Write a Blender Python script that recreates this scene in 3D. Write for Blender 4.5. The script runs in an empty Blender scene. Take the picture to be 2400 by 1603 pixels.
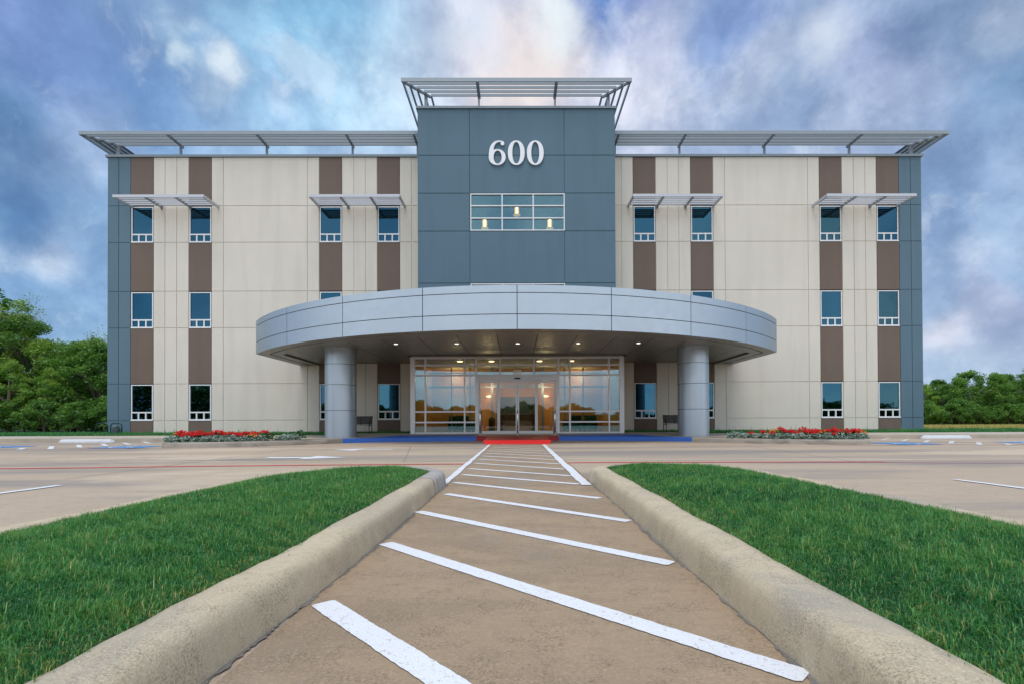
import bpy, math, random
import numpy as np
from mathutils import Vector, Matrix
R = math.radians
C = bpy.context.scene.collection
scene = bpy.context.scene
rnd = random.Random(7)

# ------------------------------------------------------------------ helpers
class MB:
    """collects shapes, then links them as ONE mesh object"""
    def __init__(s): s.v = []; s.f = []
    def add(s, vs, fs):
        n = len(s.v); s.v += [tuple(p) for p in vs]; s.f += [tuple(i + n for i in f) for f in fs]; return s
    def box(s, x0, x1, y0, y1, z0, z1):
        return s.add([(x0,y0,z0),(x1,y0,z0),(x1,y1,z0),(x0,y1,z0),(x0,y0,z1),(x1,y0,z1),(x1,y1,z1),(x0,y1,z1)],
                     [(0,3,2,1),(4,5,6,7),(0,1,5,4),(1,2,6,5),(2,3,7,6),(3,0,4,7)])
    def bar(s, a, b, w, h, roll=0.0):
        """rectangular bar from a to b, w wide, h high"""
        a = Vector(a); b = Vector(b); d = (b - a).normalized()
        up = Vector((0,0,1)) if abs(d.z) < .95 else Vector((0,1,0))
        sx = d.cross(up).normalized(); sz = sx.cross(d).normalized()
        if roll:
            q = Matrix.Rotation(roll, 3, d); sx = q @ sx; sz = q @ sz
        o = [(-w/2,-h/2),(w/2,-h/2),(w/2,h/2),(-w/2,h/2)]
        vs = [p + sx*i + sz*j for p in (a, b) for i, j in o]
        return s.add(vs, [(3,2,1,0),(4,5,6,7),(0,1,5,4),(1,2,6,5),(2,3,7,6),(3,0,4,7)])
    def tube(s, path, r, n=8, cap=True):
        path = [Vector(p) for p in path]; m = len(path)
        rr = r if isinstance(r, (list, tuple)) else [r]*m
        vs = []; prev = None
        for i, p in enumerate(path):
            d = (path[min(i+1, m-1)] - path[max(i-1, 0)]).normalized()
            up = prev if prev is not None else (Vector((0,0,1)) if abs(d.z) < .9 else Vector((1,0,0)))
            a = (up - d*up.dot(d)).normalized(); b = d.cross(a); prev = a
            vs += [p + (a*math.cos(t) + b*math.sin(t))*rr[i] for t in (2*math.pi*k/n for k in range(n))]
        fs = [(i*n+k, i*n+(k+1) % n, (i+1)*n+(k+1) % n, (i+1)*n+k) for i in range(m-1) for k in range(n)]
        if cap: fs += [tuple(range(n-1, -1, -1)), tuple(range((m-1)*n, m*n))]
        return s.add(vs, fs)
    def lathe(s, prof, c=(0,0), n=40):
        m = len(prof)
        vs = [(c[0]+r*math.cos(2*math.pi*k/n), c[1]+r*math.sin(2*math.pi*k/n), z) for r, z in prof for k in range(n)]
        fs = [(i*n+k, i*n+(k+1) % n, (i+1)*n+(k+1) % n, (i+1)*n+k) for i in range(m-1) for k in range(n)]
        return s.add(vs, fs + [tuple(range(n-1, -1, -1)), tuple(range((m-1)*n, m*n))])
    def strip(s, A, B):
        """quad strip between two polylines of the same length"""
        n = len(A)
        return s.add(list(A) + list(B), [(i, i+1, n+i+1, n+i) for i in range(n-1)])
    def poly(s, pts): return s.add(pts, [tuple(range(len(pts)))])
    def plate(s, pts2, y0, y1):
        """outline in x,z given thickness in y"""
        n = len(pts2)
        vs = [(x, y0, z) for x, z in pts2] + [(x, y1, z) for x, z in pts2]
        return s.add(vs, [tuple(range(n)), tuple(range(2*n-1, n-1, -1))] + [(i, n+i, n+(i+1) % n, (i+1) % n) for i in range(n)])
    def slab(s, pts2, z0, z1):
        n = len(pts2)
        vs = [(x, y, z0) for x, y in pts2] + [(x, y, z1) for x, y in pts2]
        return s.add(vs, [tuple(range(n-1, -1, -1)), tuple(range(n, 2*n))] + [(i, (i+1) % n, n+(i+1) % n, n+i) for i in range(n)])
    def mesh(s, name, mat, smooth=False, fix=True):
        me = bpy.data.meshes.new(name); me.from_pydata(s.v, [], s.f); me.materials.append(mat)
        if fix:
            import bmesh
            bm = bmesh.new(); bm.from_mesh(me); bmesh.ops.recalc_face_normals(bm, faces=bm.faces); bm.to_mesh(me); bm.free()
        if smooth: me.polygons.foreach_set('use_smooth', [True]*len(me.polygons))
        me.update(); return me

def link(name, me, parent=None, loc=(0,0,0), rotz=0.0, scale=1.0, world=True):
    o = bpy.data.objects.new(name, me); C.objects.link(o)
    o.location = loc; o.rotation_euler = (0, 0, rotz)
    o.scale = (scale,)*3 if not isinstance(scale, tuple) else scale
    if parent is not None:
        o.parent = parent
        if world: o.matrix_parent_inverse = base_matrix(parent).inverted()
    return o
def base_matrix(o):
    m = Matrix.LocRotScale(o.location, o.rotation_euler, o.scale)
    return m if o.parent is None else base_matrix(o.parent) @ o.matrix_parent_inverse @ m
def obj(name, mb, mat, parent=None, smooth=False, **k):
    return link(name, mb.mesh(name, mat, smooth), parent, **k)
def tag(o, label=None, cat=None, group=None, kind=None):
    if label: o['label'] = label
    if cat: o['category'] = cat
    if group: o['group'] = group
    if kind: o['kind'] = kind
    return o
def thing(name, label, cat, loc=(0,0,0), rotz=0.0, group=None):
    o = bpy.data.objects.new(name, None); C.objects.link(o); o.empty_display_size = .2
    o.location = loc; o.rotation_euler = (0,0,rotz)
    return tag(o, label, cat, group)
def copy_tree(o, parent=None):
    c = o.copy(); C.objects.link(c)
    if parent is not None:
        inv = o.matrix_parent_inverse.copy(); c.parent = parent; c.matrix_parent_inverse = inv
    for ch in list(o.children): copy_tree(ch, c)
    return c
def structure(o): o['kind'] = 'structure'; return o

# ------------------------------------------------------------------ materials
class NT:
    def __init__(s, name):
        s.m = bpy.data.materials.new(name); s.m.use_nodes = True; s.t = s.m.node_tree
        s.b = s.t.nodes['Principled BSDF']; s.out = s.t.nodes['Material Output']
        s.tc = s.n('ShaderNodeTexCoord')
    def n(s, typ, **k):
        nd = s.t.nodes.new(typ)
        for a, v in k.items(): setattr(nd, a, v)
        return nd
    def l(s, a, b): s.t.links.new(a, b)
    def set(s, **k):
        for a, v in k.items(): s.b.inputs[a.replace('_', ' ')].default_value = v
    def noise(s, scale, detail=4, rough=.55, vec=(1,1,1), dist=0.0, coord='Object'):
        mp = s.n('ShaderNodeMapping'); mp.inputs['Scale'].default_value = vec
        s.l(s.tc.outputs[coord], mp.inputs['Vector'])
        nz = s.n('ShaderNodeTexNoise'); nz.inputs['Scale'].default_value = scale
        nz.inputs['Detail'].default_value = detail; nz.inputs['Roughness'].default_value = rough
        nz.inputs['Distortion'].default_value = dist
        s.l(mp.outputs[0], nz.inputs['Vector']); return nz.outputs['Fac']
    def ramp(s, fac, lo, hi, a=0.0, b=1.0):
        r = s.n('ShaderNodeMapRange'); r.interpolation_type = 'SMOOTHSTEP'
        for i, v in zip((1,2,3,4), (lo, hi, a, b)): r.inputs[i].default_value = v
        s.l(fac, r.inputs[0]); return r.outputs[0]
    def mix(s, fac, a, b, mode='MIX'):
        x = s.n('ShaderNodeMix', data_type='RGBA', blend_type=mode)
        for sock, v in ((x.inputs[0], fac), (x.inputs[6], a), (x.inputs[7], b)):
            if hasattr(v, 'is_linked'): s.l(v, sock)
            else: sock.default_value = (*v, 1) if isinstance(v, (tuple, list)) and len(v) == 3 else v
        return x.outputs[2]
    def math(s, op, a, b=0.0):
        x = s.n('ShaderNodeMath', operation=op)
        for sock, v in ((x.inputs[0], a), (x.inputs[1], b)):
            if hasattr(v, 'is_linked'): s.l(v, sock)
            else: sock.default_value = v
        return x.outputs[0]
    def color(s, c): s.l(c, s.b.inputs['Base Color'])
    def bump(s, h, strength, dist=.01):
        b = s.n('ShaderNodeBump'); b.inputs['Strength'].default_value = strength; b.inputs['Distance'].default_value = dist
        s.l(h, b.inputs['Height']); s.l(b.outputs[0], s.b.inputs['Normal'])

def stucco(name, c, var=.085, bump=.35):
    t = NT(name); lo = tuple(v*(1-var) for v in c); hi = tuple(min(1, v*(1+var)) for v in c)
    col = t.mix(t.noise(.55, 5, .6), lo, hi)
    col = t.mix(t.ramp(t.noise(1.0, 3, .5, (2.2, 2.2, .22)), .46, .66, 0, .36), col, tuple(v*(1-var*1.7) for v in c))
    col = t.mix(t.ramp(t.noise(70, 3), .45, .75, 0, .35), col, tuple(v*(1-var*1.5) for v in c))
    t.color(col); t.set(Roughness=.85); t.bump(t.noise(55, 4, .7), bump, .01); return t.m
def metal(name, c, met=.55, rough=.4, var=.04):
    t = NT(name); t.color(t.mix(t.noise(1.3, 4), tuple(v*(1-var) for v in c), tuple(v*(1+var) for v in c)))
    t.set(Metallic=met); t.l(t.ramp(t.noise(4, 3), .2, .8, rough*.85, rough*1.15), t.b.inputs['Roughness']); return t.m
def plain(name, c, rough=.6, met=0.0, var=.06, scale=6, bump=0.0):
    t = NT(name); t.color(t.mix(t.noise(scale, 4), tuple(v*(1-var) for v in c), tuple(min(1, v*(1+var)) for v in c)))
    t.set(Roughness=rough, Metallic=met)
    if bump: t.bump(t.noise(scale*9, 3), bump, .01)
    return t.m
def concrete(name, c, dark, streak=(1,1,1), amt=.6, speck=.5, sscale=160, broom=None, stain=None):
    """mottled concrete: big blotches, stretched streaks, fine aggregate, optional broom lines"""
    t = NT(name)
    hi = tuple(min(1, v*1.14) for v in c); lo = tuple(v*.88 for v in c)
    col = t.mix(t.noise(.9, 6, .62), lo, hi)
    col = t.mix(t.ramp(t.noise(.8, 6, .6, streak, .6), .46, .62, 0, amt), col, dark)
    col = t.mix(t.ramp(t.noise(9, 5, .7), .47, .64, 0, .35), col, tuple(v*.76 for v in c)); col = t.mix(t.ramp(t.noise(34, 4, .75), .42, .62, .0, .32), col, tuple(v*.72 for v in c))
    if stain: col = t.mix(t.ramp(t.noise(.45, 5, .65, stain[1], .8), .50, .64, 0, stain[2]), col, stain[0])
    sp = t.noise(sscale, 3, .7); pit = t.ramp(t.noise(4.5, 5, .7), .44, .60, .08, 1)
    col = t.mix(t.math('MULTIPLY', t.ramp(sp, .51, .63, 0, speck), pit), col, tuple(v*.42 for v in c))
    col = t.mix(t.ramp(sp, .46, .34, 0, speck*.7), col, tuple(min(1, v*1.35) for v in c))
    if broom: col = t.mix(t.ramp(t.noise(1, 3, .6, broom), .40, .62, 0, .30), col, tuple(v*.66 for v in c))
    t.color(col); t.set(Roughness=.8)
    h = sp
    if broom: h = t.math('ADD', sp, t.math('MULTIPLY', t.noise(1, 2, .5, broom), 1.2))
    t.bump(h, .35, .006); return t.m
def paint(name, c, under, wear=.5, speck=.6):
    t = NT(name)
    col = t.mix(t.noise(3, 4), tuple(v*.95 for v in c), c)
    col = t.mix(t.ramp(t.noise(2.2, 5, .7), .55-.12*wear, .85, 0, .55*wear), col, tuple(.55*a+.45*b for a, b in zip(c, under)))
    col = t.mix(t.ramp(t.noise(42, 5, .75), .57, .66, 0, .65*wear), col, under)
    col = t.mix(t.ramp(t.noise(130, 4, .75), .58, .64, 0, speck), col, under)
    t.color(col); t.set(Roughness=.6); t.bump(t.noise(140, 3), .3, .004); return t.m
def emit(name, c, k):
    t = NT(name); t.set(Base_Color=(*c, 1), Emission_Color=(*c, 1), Emission_Strength=k, Roughness=.5); return t.m
def leafmat(name, a, b, trans=.35):
    """base hue of each leaf or blade comes from the mesh attribute 'hue' (0..1)"""
    t = NT(name); at = t.n('ShaderNodeAttribute', attribute_name='hue')
    cr = t.n('ShaderNodeValToRGB'); e = cr.color_ramp.elements
    e[0].position = 0; e[0].color = (*a[0], 1); e[1].position = 1; e[1].color = (*a[-1], 1)
    for i, c in enumerate(a[1:-1]):
        x = e.new(b[i]); x.color = (*c, 1)
    t.l(at.outputs['Fac'], cr.inputs[0])
    d = t.n('ShaderNodeBsdfDiffuse'); tr = t.n('ShaderNodeBsdfTranslucent'); g = t.n('ShaderNodeBsdfGlossy')
    g.inputs['Roughness'].default_value = .45; g.inputs['Color'].default_value = (.7,.8,.8,1)
    t.l(cr.outputs[0], d.inputs[0]); t.l(cr.outputs[0], tr.inputs[0])
    m1 = t.n('ShaderNodeMixShader'); m1.inputs[0].default_value = trans
    t.l(d.outputs[0], m1.inputs[1]); t.l(tr.outputs[0], m1.inputs[2])
    m2 = t.n('ShaderNodeMixShader'); m2.inputs[0].default_value = .04
    t.l(m1.outputs[0], m2.inputs[1]); t.l(g.outputs[0], m2.inputs[2]); t.l(m2.outputs[0], t.out.inputs[0]); return t.m
def seeglass(name, tint, refl, rtint=(1,1,1)):
    t = NT(name)
    tr = t.n('ShaderNodeBsdfTransparent'); tr.inputs[0].default_value = (*tint, 1)
    g = t.n('ShaderNodeBsdfGlossy'); g.inputs['Roughness'].default_value = .015; g.inputs['Color'].default_value = (*rtint, 1)
    lw = t.n('ShaderNodeLayerWeight'); lw.inputs[0].default_value = .35
    f = t.math('MULTIPLY_ADD', lw.outputs['Fresnel'], .35); f.node.inputs[2].default_value = refl
    m = t.n('ShaderNodeMixShader'); t.l(f, m.inputs[0]); t.l(tr.outputs[0], m.inputs[1]); t.l(g.outputs[0], m.inputs[2])
    t.l(m.outputs[0], t.out.inputs[0]); return t.m

M = {}
M['cream'] = stucco('cream_stucco', (.66,.622,.545))
M['brown'] = stucco('brown_stucco', (.155,.115,.092))
M['slate'] = stucco('slate_blue_stucco', (.098,.172,.225))
M['silver'] = metal('silver_panel', (.425,.49,.55), .7, .36)
M['seam'] = plain('dark_seam', (.05,.055,.06), .8)
M['grille'] = metal('grey_trellis_metal', (.27,.315,.35), .3, .45)
M['shade'] = metal('light_sunshade_metal', (.50,.52,.56), .3, .42)
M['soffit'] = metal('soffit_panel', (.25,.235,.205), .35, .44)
M['white_frame'] = plain('white_window_frame', (.72,.745,.77), .4, .0, .03)
M['alu'] = metal('anodised_frame', (.66,.665,.67), .25, .42)
M['steel'] = metal('brushed_steel', (.62,.62,.60), .9, .28)
M['coping'] = metal('coping_metal', (.22,.27,.30), .3, .45)
for i_, c_ in enumerate(((.028,.088,.138), (.034,.104,.148), (.020,.078,.130), (.036,.092,.118))):
    t = NT('tinted_window_glass'); t.set(Base_Color=(*c_, 1), Metallic=1.0, Roughness=.02)
    t.bump(t.noise(.9+.5*i_, 2), .035, .05); M['pane%d' % i_] = t.m
M['store_glass'] = seeglass('storefront_glass', (.72,.75,.69), .145, (.38,.80,1))
M['door_glass'] = seeglass('door_glass', (.80,.80,.78), .045)
M['tower_glass'] = seeglass('tower_glass', (.80,.80,.74), .15, (.40,.75,.9))
M['lamp_glass'] = seeglass('lamp_glass', (.93,.95,.95), .03)
M['walk'] = concrete('walkway_concrete', (.375,.272,.175), (.235,.18,.125), (.6,1.3,1), .75, .85, 120, (6,260,6), ((.27,.25,.225),(1,.4,1),.5))
M['drive'] = concrete('driveway_concrete', (.475,.372,.272), (.235,.22,.212), (.10,.8,1), .95, .3, 50, (3,60,3), ((.62,.50,.37),(.22,.6,1),.75))
M['kerb'] = concrete('kerb_concrete', (.54,.45,.315), (.36,.32,.26), (1,1,1), .5, .8, 150, None, ((.31,.285,.245),(1.6,1.0,3),.75))
M['kerb_grey'] = concrete('patched_kerb_concrete', (.40,.375,.345), (.26,.25,.235), (1,1,1), .7, .7, 140, None, ((.22,.21,.20),(3,3,3),.6))
M['bedkerb'] = concrete('bed_kerb_concrete', (.35,.315,.265), (.15,.135,.12), (.8,.8,3), .8, .35, 90)
M['pave'] = concrete('pavement_concrete', (.47,.42,.34), (.33,.30,.25), (1,1,1), .5, .25, 60)
M['gutter'] = concrete('gutter_dirt', (.20,.185,.165), (.11,.10,.09), (1,1,1), .6, .7, 110)
M['white'] = paint('white_road_paint', (.77,.79,.83), (.40,.32,.24), 1.0, .85)
M['white_worn'] = paint('worn_white_road_paint', (.66,.66,.66), (.40,.33,.26), 1.4, .7)
M['redline'] = paint('red_road_paint', (.62,.025,.045), (.42,.30,.24), .3, .2)
M['redworn'] = paint('worn_red_road_paint', (.55,.25,.26), (.46,.37,.31), 1.2, .5)
M['adablue'] = paint('blue_road_paint', (.03,.25,.62), (.35,.33,.3), .7, .3)
M['blue'] = paint('blue_kerb_paint', (.03,.13,.50), (.02,.05,.2), .7, .12)
M['red'] = paint('red_ramp_paint', (.74,.022,.022), (.45,.02,.02), .4, .1)
M['darkred'] = paint('wet_red_ramp_paint', (.36,.012,.016), (.08,.01,.015), 1.5, .25)
M['soil'] = plain('soil', (.055,.045,.028), .95, 0, .4, 14, .6)
M['turf'] = plain('turf_base', (.035,.085,.028), .95, 0, .35, 9, .5)
M['dry'] = plain('dry_grass_base', (.36,.25,.06), .95, 0, .25, 1.2, .5)
M['wood_floor'] = plain('woodland_floor', (.03,.035,.015), .95, 0, .3, 2, .5)
M['grass'] = leafmat('grass_blades', [(.014,.12,.030),(.040,.225,.055),(.12,.36,.075),(.30,.33,.06),(.55,.45,.17)], [.33,.66,.82], .4)
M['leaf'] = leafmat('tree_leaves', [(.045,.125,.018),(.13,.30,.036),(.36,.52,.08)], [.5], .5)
M['bark'] = plain('bark', (.16,.13,.10), .95, 0, .3, 5, .6)
M['black'] = plain('black_metal', (.010,.010,.011), .6, 0)
M['rack'] = plain('dark_green_enamel', (.008,.035,.038), .4, .1)
M['utility'] = plain('grey_green_plastic', (.045,.075,.08), .6)
M['utility_cap'] = plain('pale_cap', (.6,.62,.6), .5)
M['concrete_white'] = paint('whitewashed_concrete', (.62,.64,.68), (.28,.27,.26), 1.0, .3)
M['red_petal'] = plain('red_petals', (.72,.012,.018), .6, 0, .25, 30)
M['orange_petal'] = plain('orange_petals', (.85,.30,.015), .6, 0, .2, 30)
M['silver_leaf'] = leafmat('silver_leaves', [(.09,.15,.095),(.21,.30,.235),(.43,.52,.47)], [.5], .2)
M['green_leaf'] = leafmat('plant_leaves', [(.02,.07,.02),(.05,.13,.035),(.10,.20,.06)], [.5], .3)
M['orange_wall'] = plain('warm_painted_wall', (.62,.31,.085), .7, 0, .05, 2)
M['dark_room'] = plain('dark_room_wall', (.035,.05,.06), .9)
M['lobby_floor'] = plain('lobby_tile', (.16,.10,.06), .3)
M['ceiling'] = plain('lobby_ceiling', (.55,.47,.36), .8)
M['desk'] = plain('dark_wood', (.13,.055,.022), .35, 0, .3, 8)
M['desk_top'] = plain('stone_counter', (.42,.36,.28), .25)
M['chair'] = plain('dark_upholstery', (.025,.022,.02), .8)
M['glow_warm'] = emit('warm_lamp', (1,.72,.36), 9)
M['glow_tube'] = emit('glowing_tube', (1,.80,.42), 4.5)
M['glow_disc'] = emit('glowing_disc', (1,.72,.34), .55)
t = NT('lamp_halo'); e_ = t.n('ShaderNodeEmission'); e_.inputs[0].default_value = (1,.55,.14,1); e_.inputs[1].default_value = 1.0  # orange halo of the pendant tube, put in as see-through emission
r0 = t.n('ShaderNodeBsdfTransparent'); a0 = t.n('ShaderNodeAddShader'); t.l(e_.outputs[0], a0.inputs[0]); t.l(r0.outputs[0], a0.inputs[1]); t.l(a0.outputs[0], t.out.inputs[0]); M['glow_halo'] = t.m
M['glow_ceiling'] = emit('ceiling_lamp', (1,.80,.45), 3.5)
M['glow_down'] = emit('downlight_lamp', (1,.93,.80), 1.8)
M['glow_exit'] = emit('exit_lamp', (1,.06,.04), 2.5)
M['numeral'] = plain('white_numeral', (.80,.82,.86), .45, 0, .02)
M['numeral_grey'] = plain('pale_numeral', (.85,.84,.80), .5, 0, .02)
# ------------------------------------------------------------------ the office building
FY = 26.5                      # facade plane
bld = thing('office_building', 'cream and slate blue office building with curved silver canopy and 600 on its tower', 'building', (0, FY, 0))
ROWS = [.10, .935, 2.83, 5.72, 7.62, 10.17, 12.08, 14.61]
WIN = [(0.951, 2.80), (5.731, 7.575), (10.187, 12.03)]      # windows fill the rows 1, 3 and 5
G = .014
def cell(mb, x0, x1, z0, z1, y=FY):
    """one wall panel: a flush face inside a recessed reveal"""
    x0, x1 = min(x0, x1), max(x0, x1)
    mb.box(x0+G, x1-G, y, y+.034, z0+G, z1-G)
    mb.box(x0, x1, y+.034, y+.14, z0, z1)
CREAM = [(18.91,18.32),(18.32,17.71),(17.71,17.09),(15.90,15.29),(15.29,10.92),(10.92,10.31),(9.12,8.50),(8.50,7.90),(7.90,7.29),(6.10,5.49),(5.49,4.80)]
SLATE = [(21.30,20.72),(20.72,20.10)]
BROWN = [(20.10,18.91),(17.09,15.90),(10.31,9.12),(7.29,6.10)]
for sg in (-1, 1):
    mb = MB(); ms = MB()
    for k in range(7):
        for a, b in CREAM: cell(mb, sg*a, sg*b, ROWS[k], ROWS[k+1])
        for a, b in SLATE: cell(ms, sg*a, sg*b, ROWS[k], ROWS[k+1])
    ms.box(*sorted((sg*21.30, sg*21.16)), FY+.14, 46, .1, 14.61)
    obj('cream_wall', mb, M['cream'], bld); obj('corner_wall', ms, M['slate'], bld)
    for a, b in BROWN:
        for k in (0, 2, 4, 6):
            mp = MB(); cell(mp, sg*a, sg*b, ROWS[k], ROWS[k+1]); obj('brown_panel', mp, M['brown'], bld)
core = MB(); core.box(-21.1, -8.2, FY+.15, FY+.3, .1, 14.55); core.box(8.2, 21.1, FY+.15, FY+.3, .1, 14.55)
core.box(-8.2, -4.8, FY+.15, FY+.3, 3.9, 14.55); core.box(4.8, 8.2, FY+.15, FY+.3, 3.9, 14.55)
core.box(-8.2, -4.8, FY+.15, FY+.3, .1, 3.9); core.box(4.8, 8.2, FY+.15, FY+.3, .1, 3.9)
core.box(-21.1, 21.1, 45.8, 46, .1, 14.55); core.box(-21.1, 21.1, FY+.3, 45.8, 14.3, 14.5)
obj('inner_wall', core, M['dark_room'], bld)
for sg in (-1, 1):
    cp = MB(); x0, x1 = sorted((sg*21.38, sg*4.86)); cp.box(x0, x1, FY-.07, FY+.35, 14.612, 14.735)
    x0, x1 = sorted((sg*21.38, sg*21.0)); cp.box(x0, x1, FY+.35, 46.1, 14.612, 14.735)
    obj('coping', cp, M['coping'], bld)

# windows: one of each kind, then copies
def window_meshes():
    w, h = 1.13, 1.845; f = .048; y0, y1 = .012, .085
    m = MB()
    m.box(-w/2, -w/2+f, y0, y1, 0, h); m.box(w/2-f, w/2, y0, y1, 0, h)
    m.box(-w/2+f, w/2-f, y0, y1, h-f, h); m.box(-w/2+f, w/2-f, y0, y1, 0, f)
    m.box(-w/2+f, w/2-f, y0+.003, y1, .365, .435)
    for x in (-.19, .19): m.box(x-.034, x+.034, y0+.006, y1, f, .365)
    m.box(-w/2-.012, w/2+.012, -.02, y0-.002, -.03, .012)           # sill lip
    p = MB().box(-w/2+.02, w/2-.02, .055, .062, .02, h-.02)
    return m.mesh('window', M['white_frame']), [p.mesh('pane', M['pane%d' % i]) for i in range(4)]
wme, pmes = window_meshes(); pme = pmes[0]
first = None
for sg in (-1, 1):
    for a, b in BROWN:
        for z0, z1 in WIN:
            loc = (sg*(a+b)/2, FY, z0)
            if first is None:
                first = link('window', wme, bld, loc); link('pane', pme, first, world=False)
            else:
                c = copy_tree(first, bld); c.location = loc; c.children[0].data = rnd.choice(pmes)

# sunshades above the top windows
def sunshade(x0, x1):
    y0, y1, z0, z1 = 25.2, 26.49, 11.955, 12.09
    m = MB(); m.box(x0, x1, y0, y0+.05, z0, z1); bks = [MB(), MB()]
    for x in (x0+.03, x0+(x1-x0)*.343, x0+(x1-x0)*.672, x1-.03): (m if x < x0+.1 or x > x1-.1 else bks[x > (x0+x1)/2]).box(x-.04, x+.04, y0+.052, y1, z0+.002, z1-.01)
    for x in (x0+(x1-x0)*.343, x0+(x1-x0)*.672): bks[x > (x0+x1)/2].box(x-.06, x+.06, y1-.03, y1+.004, z0-.05, z1+.04)
    o = obj('sunshade', m, M['shade'], bld); [obj('bracket', b_, M['grille'], o) for b_ in bks]
    s = MB()
    for k in range(4):
        y = 25.46+.235*k; s.box(x0+.06, x1-.06, y, y+.03, z0+.012, z0+.088)
    obj('louvre', s, M['shade'], o)
for sg in (-1, 1):
    for a, b in ((20.02, 15.52), (10.33, 5.81)): sunshade(*sorted((sg*a, sg*b)))

# roof trellis of each wing: front edge, slats along the front and round the corner, posts
def slat(m, a, b): m.bar(a, b, .03, .155)
for sg in (-1, 1):
    m = MB(); X = 22.1; Y = 25.67; z = 15.44; xe = 4.9
    m.box(*sorted((sg*X, sg*xe)), Y, Y+.05, z-.09, z+.09)
    x0, x1 = sorted((sg*X, sg*(X-.05))); m.box(x0, x1, Y+.05, 45, z-.09, z+.09)
    for px in (17.69, 13.17, 8.65, 5.22): m.box(sg*px-.045, sg*px+.045, Y+.05, 26.98, z-.11, z-.01)
    m.bar((sg*(X-.02), Y+.03, z-.06), (sg*20.85, 26.92, z-.06), .09, .1)
    o = obj('roof_trellis', m, M['grille'], bld)
    s = MB()
    for k in range(1, 5):
        d = .285*k
        xa, xb = sorted((sg*(X-d), sg*xe)); slat(s, (xa, Y+d, z+.02), (xb, Y+d, z+.02))
        s.bar((sg*(X-d), Y+d+.02, z+.02), (sg*(X-d), 45, z+.02), .15, .022, R(38*sg))
    obj('slat', s, M['grille'], o)
    for px in (20.98, 17.69, 13.17, 8.65, 5.22):
        w = .13 if px > 20 else .07
        obj('post', MB().box(sg*px-w/2*1.3, sg*px+w/2*1.3, 26.74, 26.84, 14.735, z-.05), M['grille'], o)

# ------------------------------------------------------------------ tower with the big number
TY = 25.0; TX = 4.88
tw = MB(); zt = [3.95, 5.3, 7.60, 10.165, 12.04, 13.92, 16.22]; xt = [-TX, -2.31, 2.36, TX]
for i in range(3):
    for k in range(6):
        if i == 1 and k in (3, 1): continue
        x0, x1, z0, z1 = xt[i], xt[i+1], zt[k], zt[k+1]
        tw.box(x0+.017, x1-.017, TY, TY+.034, z0+.017, z1-.017); tw.box(x0, x1, TY+.034, TY+.2, z0, z1)
for sg in (-1, 1):
    x0, x1 = sorted((sg*TX, sg*(TX-.2))); tw.box(x0, x1, TY+.2, 36, 3.95, 16.22)
tw.box(-TX+.2, TX-.2, 35.8, 36, 14.4, 16.22); tw.box(-TX+.2, TX-.2, TY+.2, 35.8, 15.7, 15.9)
tower = obj('entrance_tower', tw, M['slate'], bld)
tc = MB(); tc.box(-TX-.07, TX+.07, TY-.07, TY+.3, 16.222, 16.335)
for sg in (-1, 1):
    x0, x1 = sorted((sg*(TX+.07), sg*(TX-.3))); tc.box(x0, x1, TY+.3, 36.05, 16.222, 16.335)
obj('coping', tc, M['coping'], tower)
# room behind the tower windows
rm = MB(); rm.box(-2.7, 2.7, 30, 30.1, 4.2, 15.2); rm.box(-2.8, -2.7, TY+.2, 30, 4.2, 15.2); rm.box(2.7, 2.8, TY+.2, 30, 4.2, 15.2)
rm.box(-2.7, 2.7, TY+.2, 30, 14.9, 15.0); rm.box(-2.7, 2.7, TY+.2, 30, 8.6, 8.7); rm.box(-2.7, 2.7, TY+.2, 30, 4.1, 4.2)
obj('tower_room', rm, M['dark_room'], bld)
def tower_window(z0, z1):
    m = MB(); x0, x1 = -2.285, 2.375; f = .05; y0, y1 = TY-.012, TY+.12
    m.box(x0, x0+f, y0, y1, z0, z1); m.box(x1-f, x1, y0, y1, z0, z1)
    m.box(x0+f, x1-f, y0, y1, z1-f, z1); m.box(x0+f, x1-f, y0, y1, z0, z0+f)
    for x in (-.715, .82): m.box(x-.028, x+.028, y0+.003, y1, z0+f, z1-f)
    for k in (1, 2):
        z = z0+(z1-z0)*k/3; zz = z+.012
        for a, b in ((x0+f, -.743), (-.687, .792), (.848, x1-f)): m.box(a, b, y0+.005, y1, zz-.028, zz+.028)
    o = obj('tower_window', m, M['white_frame'], bld)
    obj('pane', MB().box(x0+.03, x1-.03, TY+.06, TY+.068, z0+.03, z1-.03), M['tower_glass'], o)
tower_window(10.185, 12.02); tower_window(5.42, 7.575)

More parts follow.
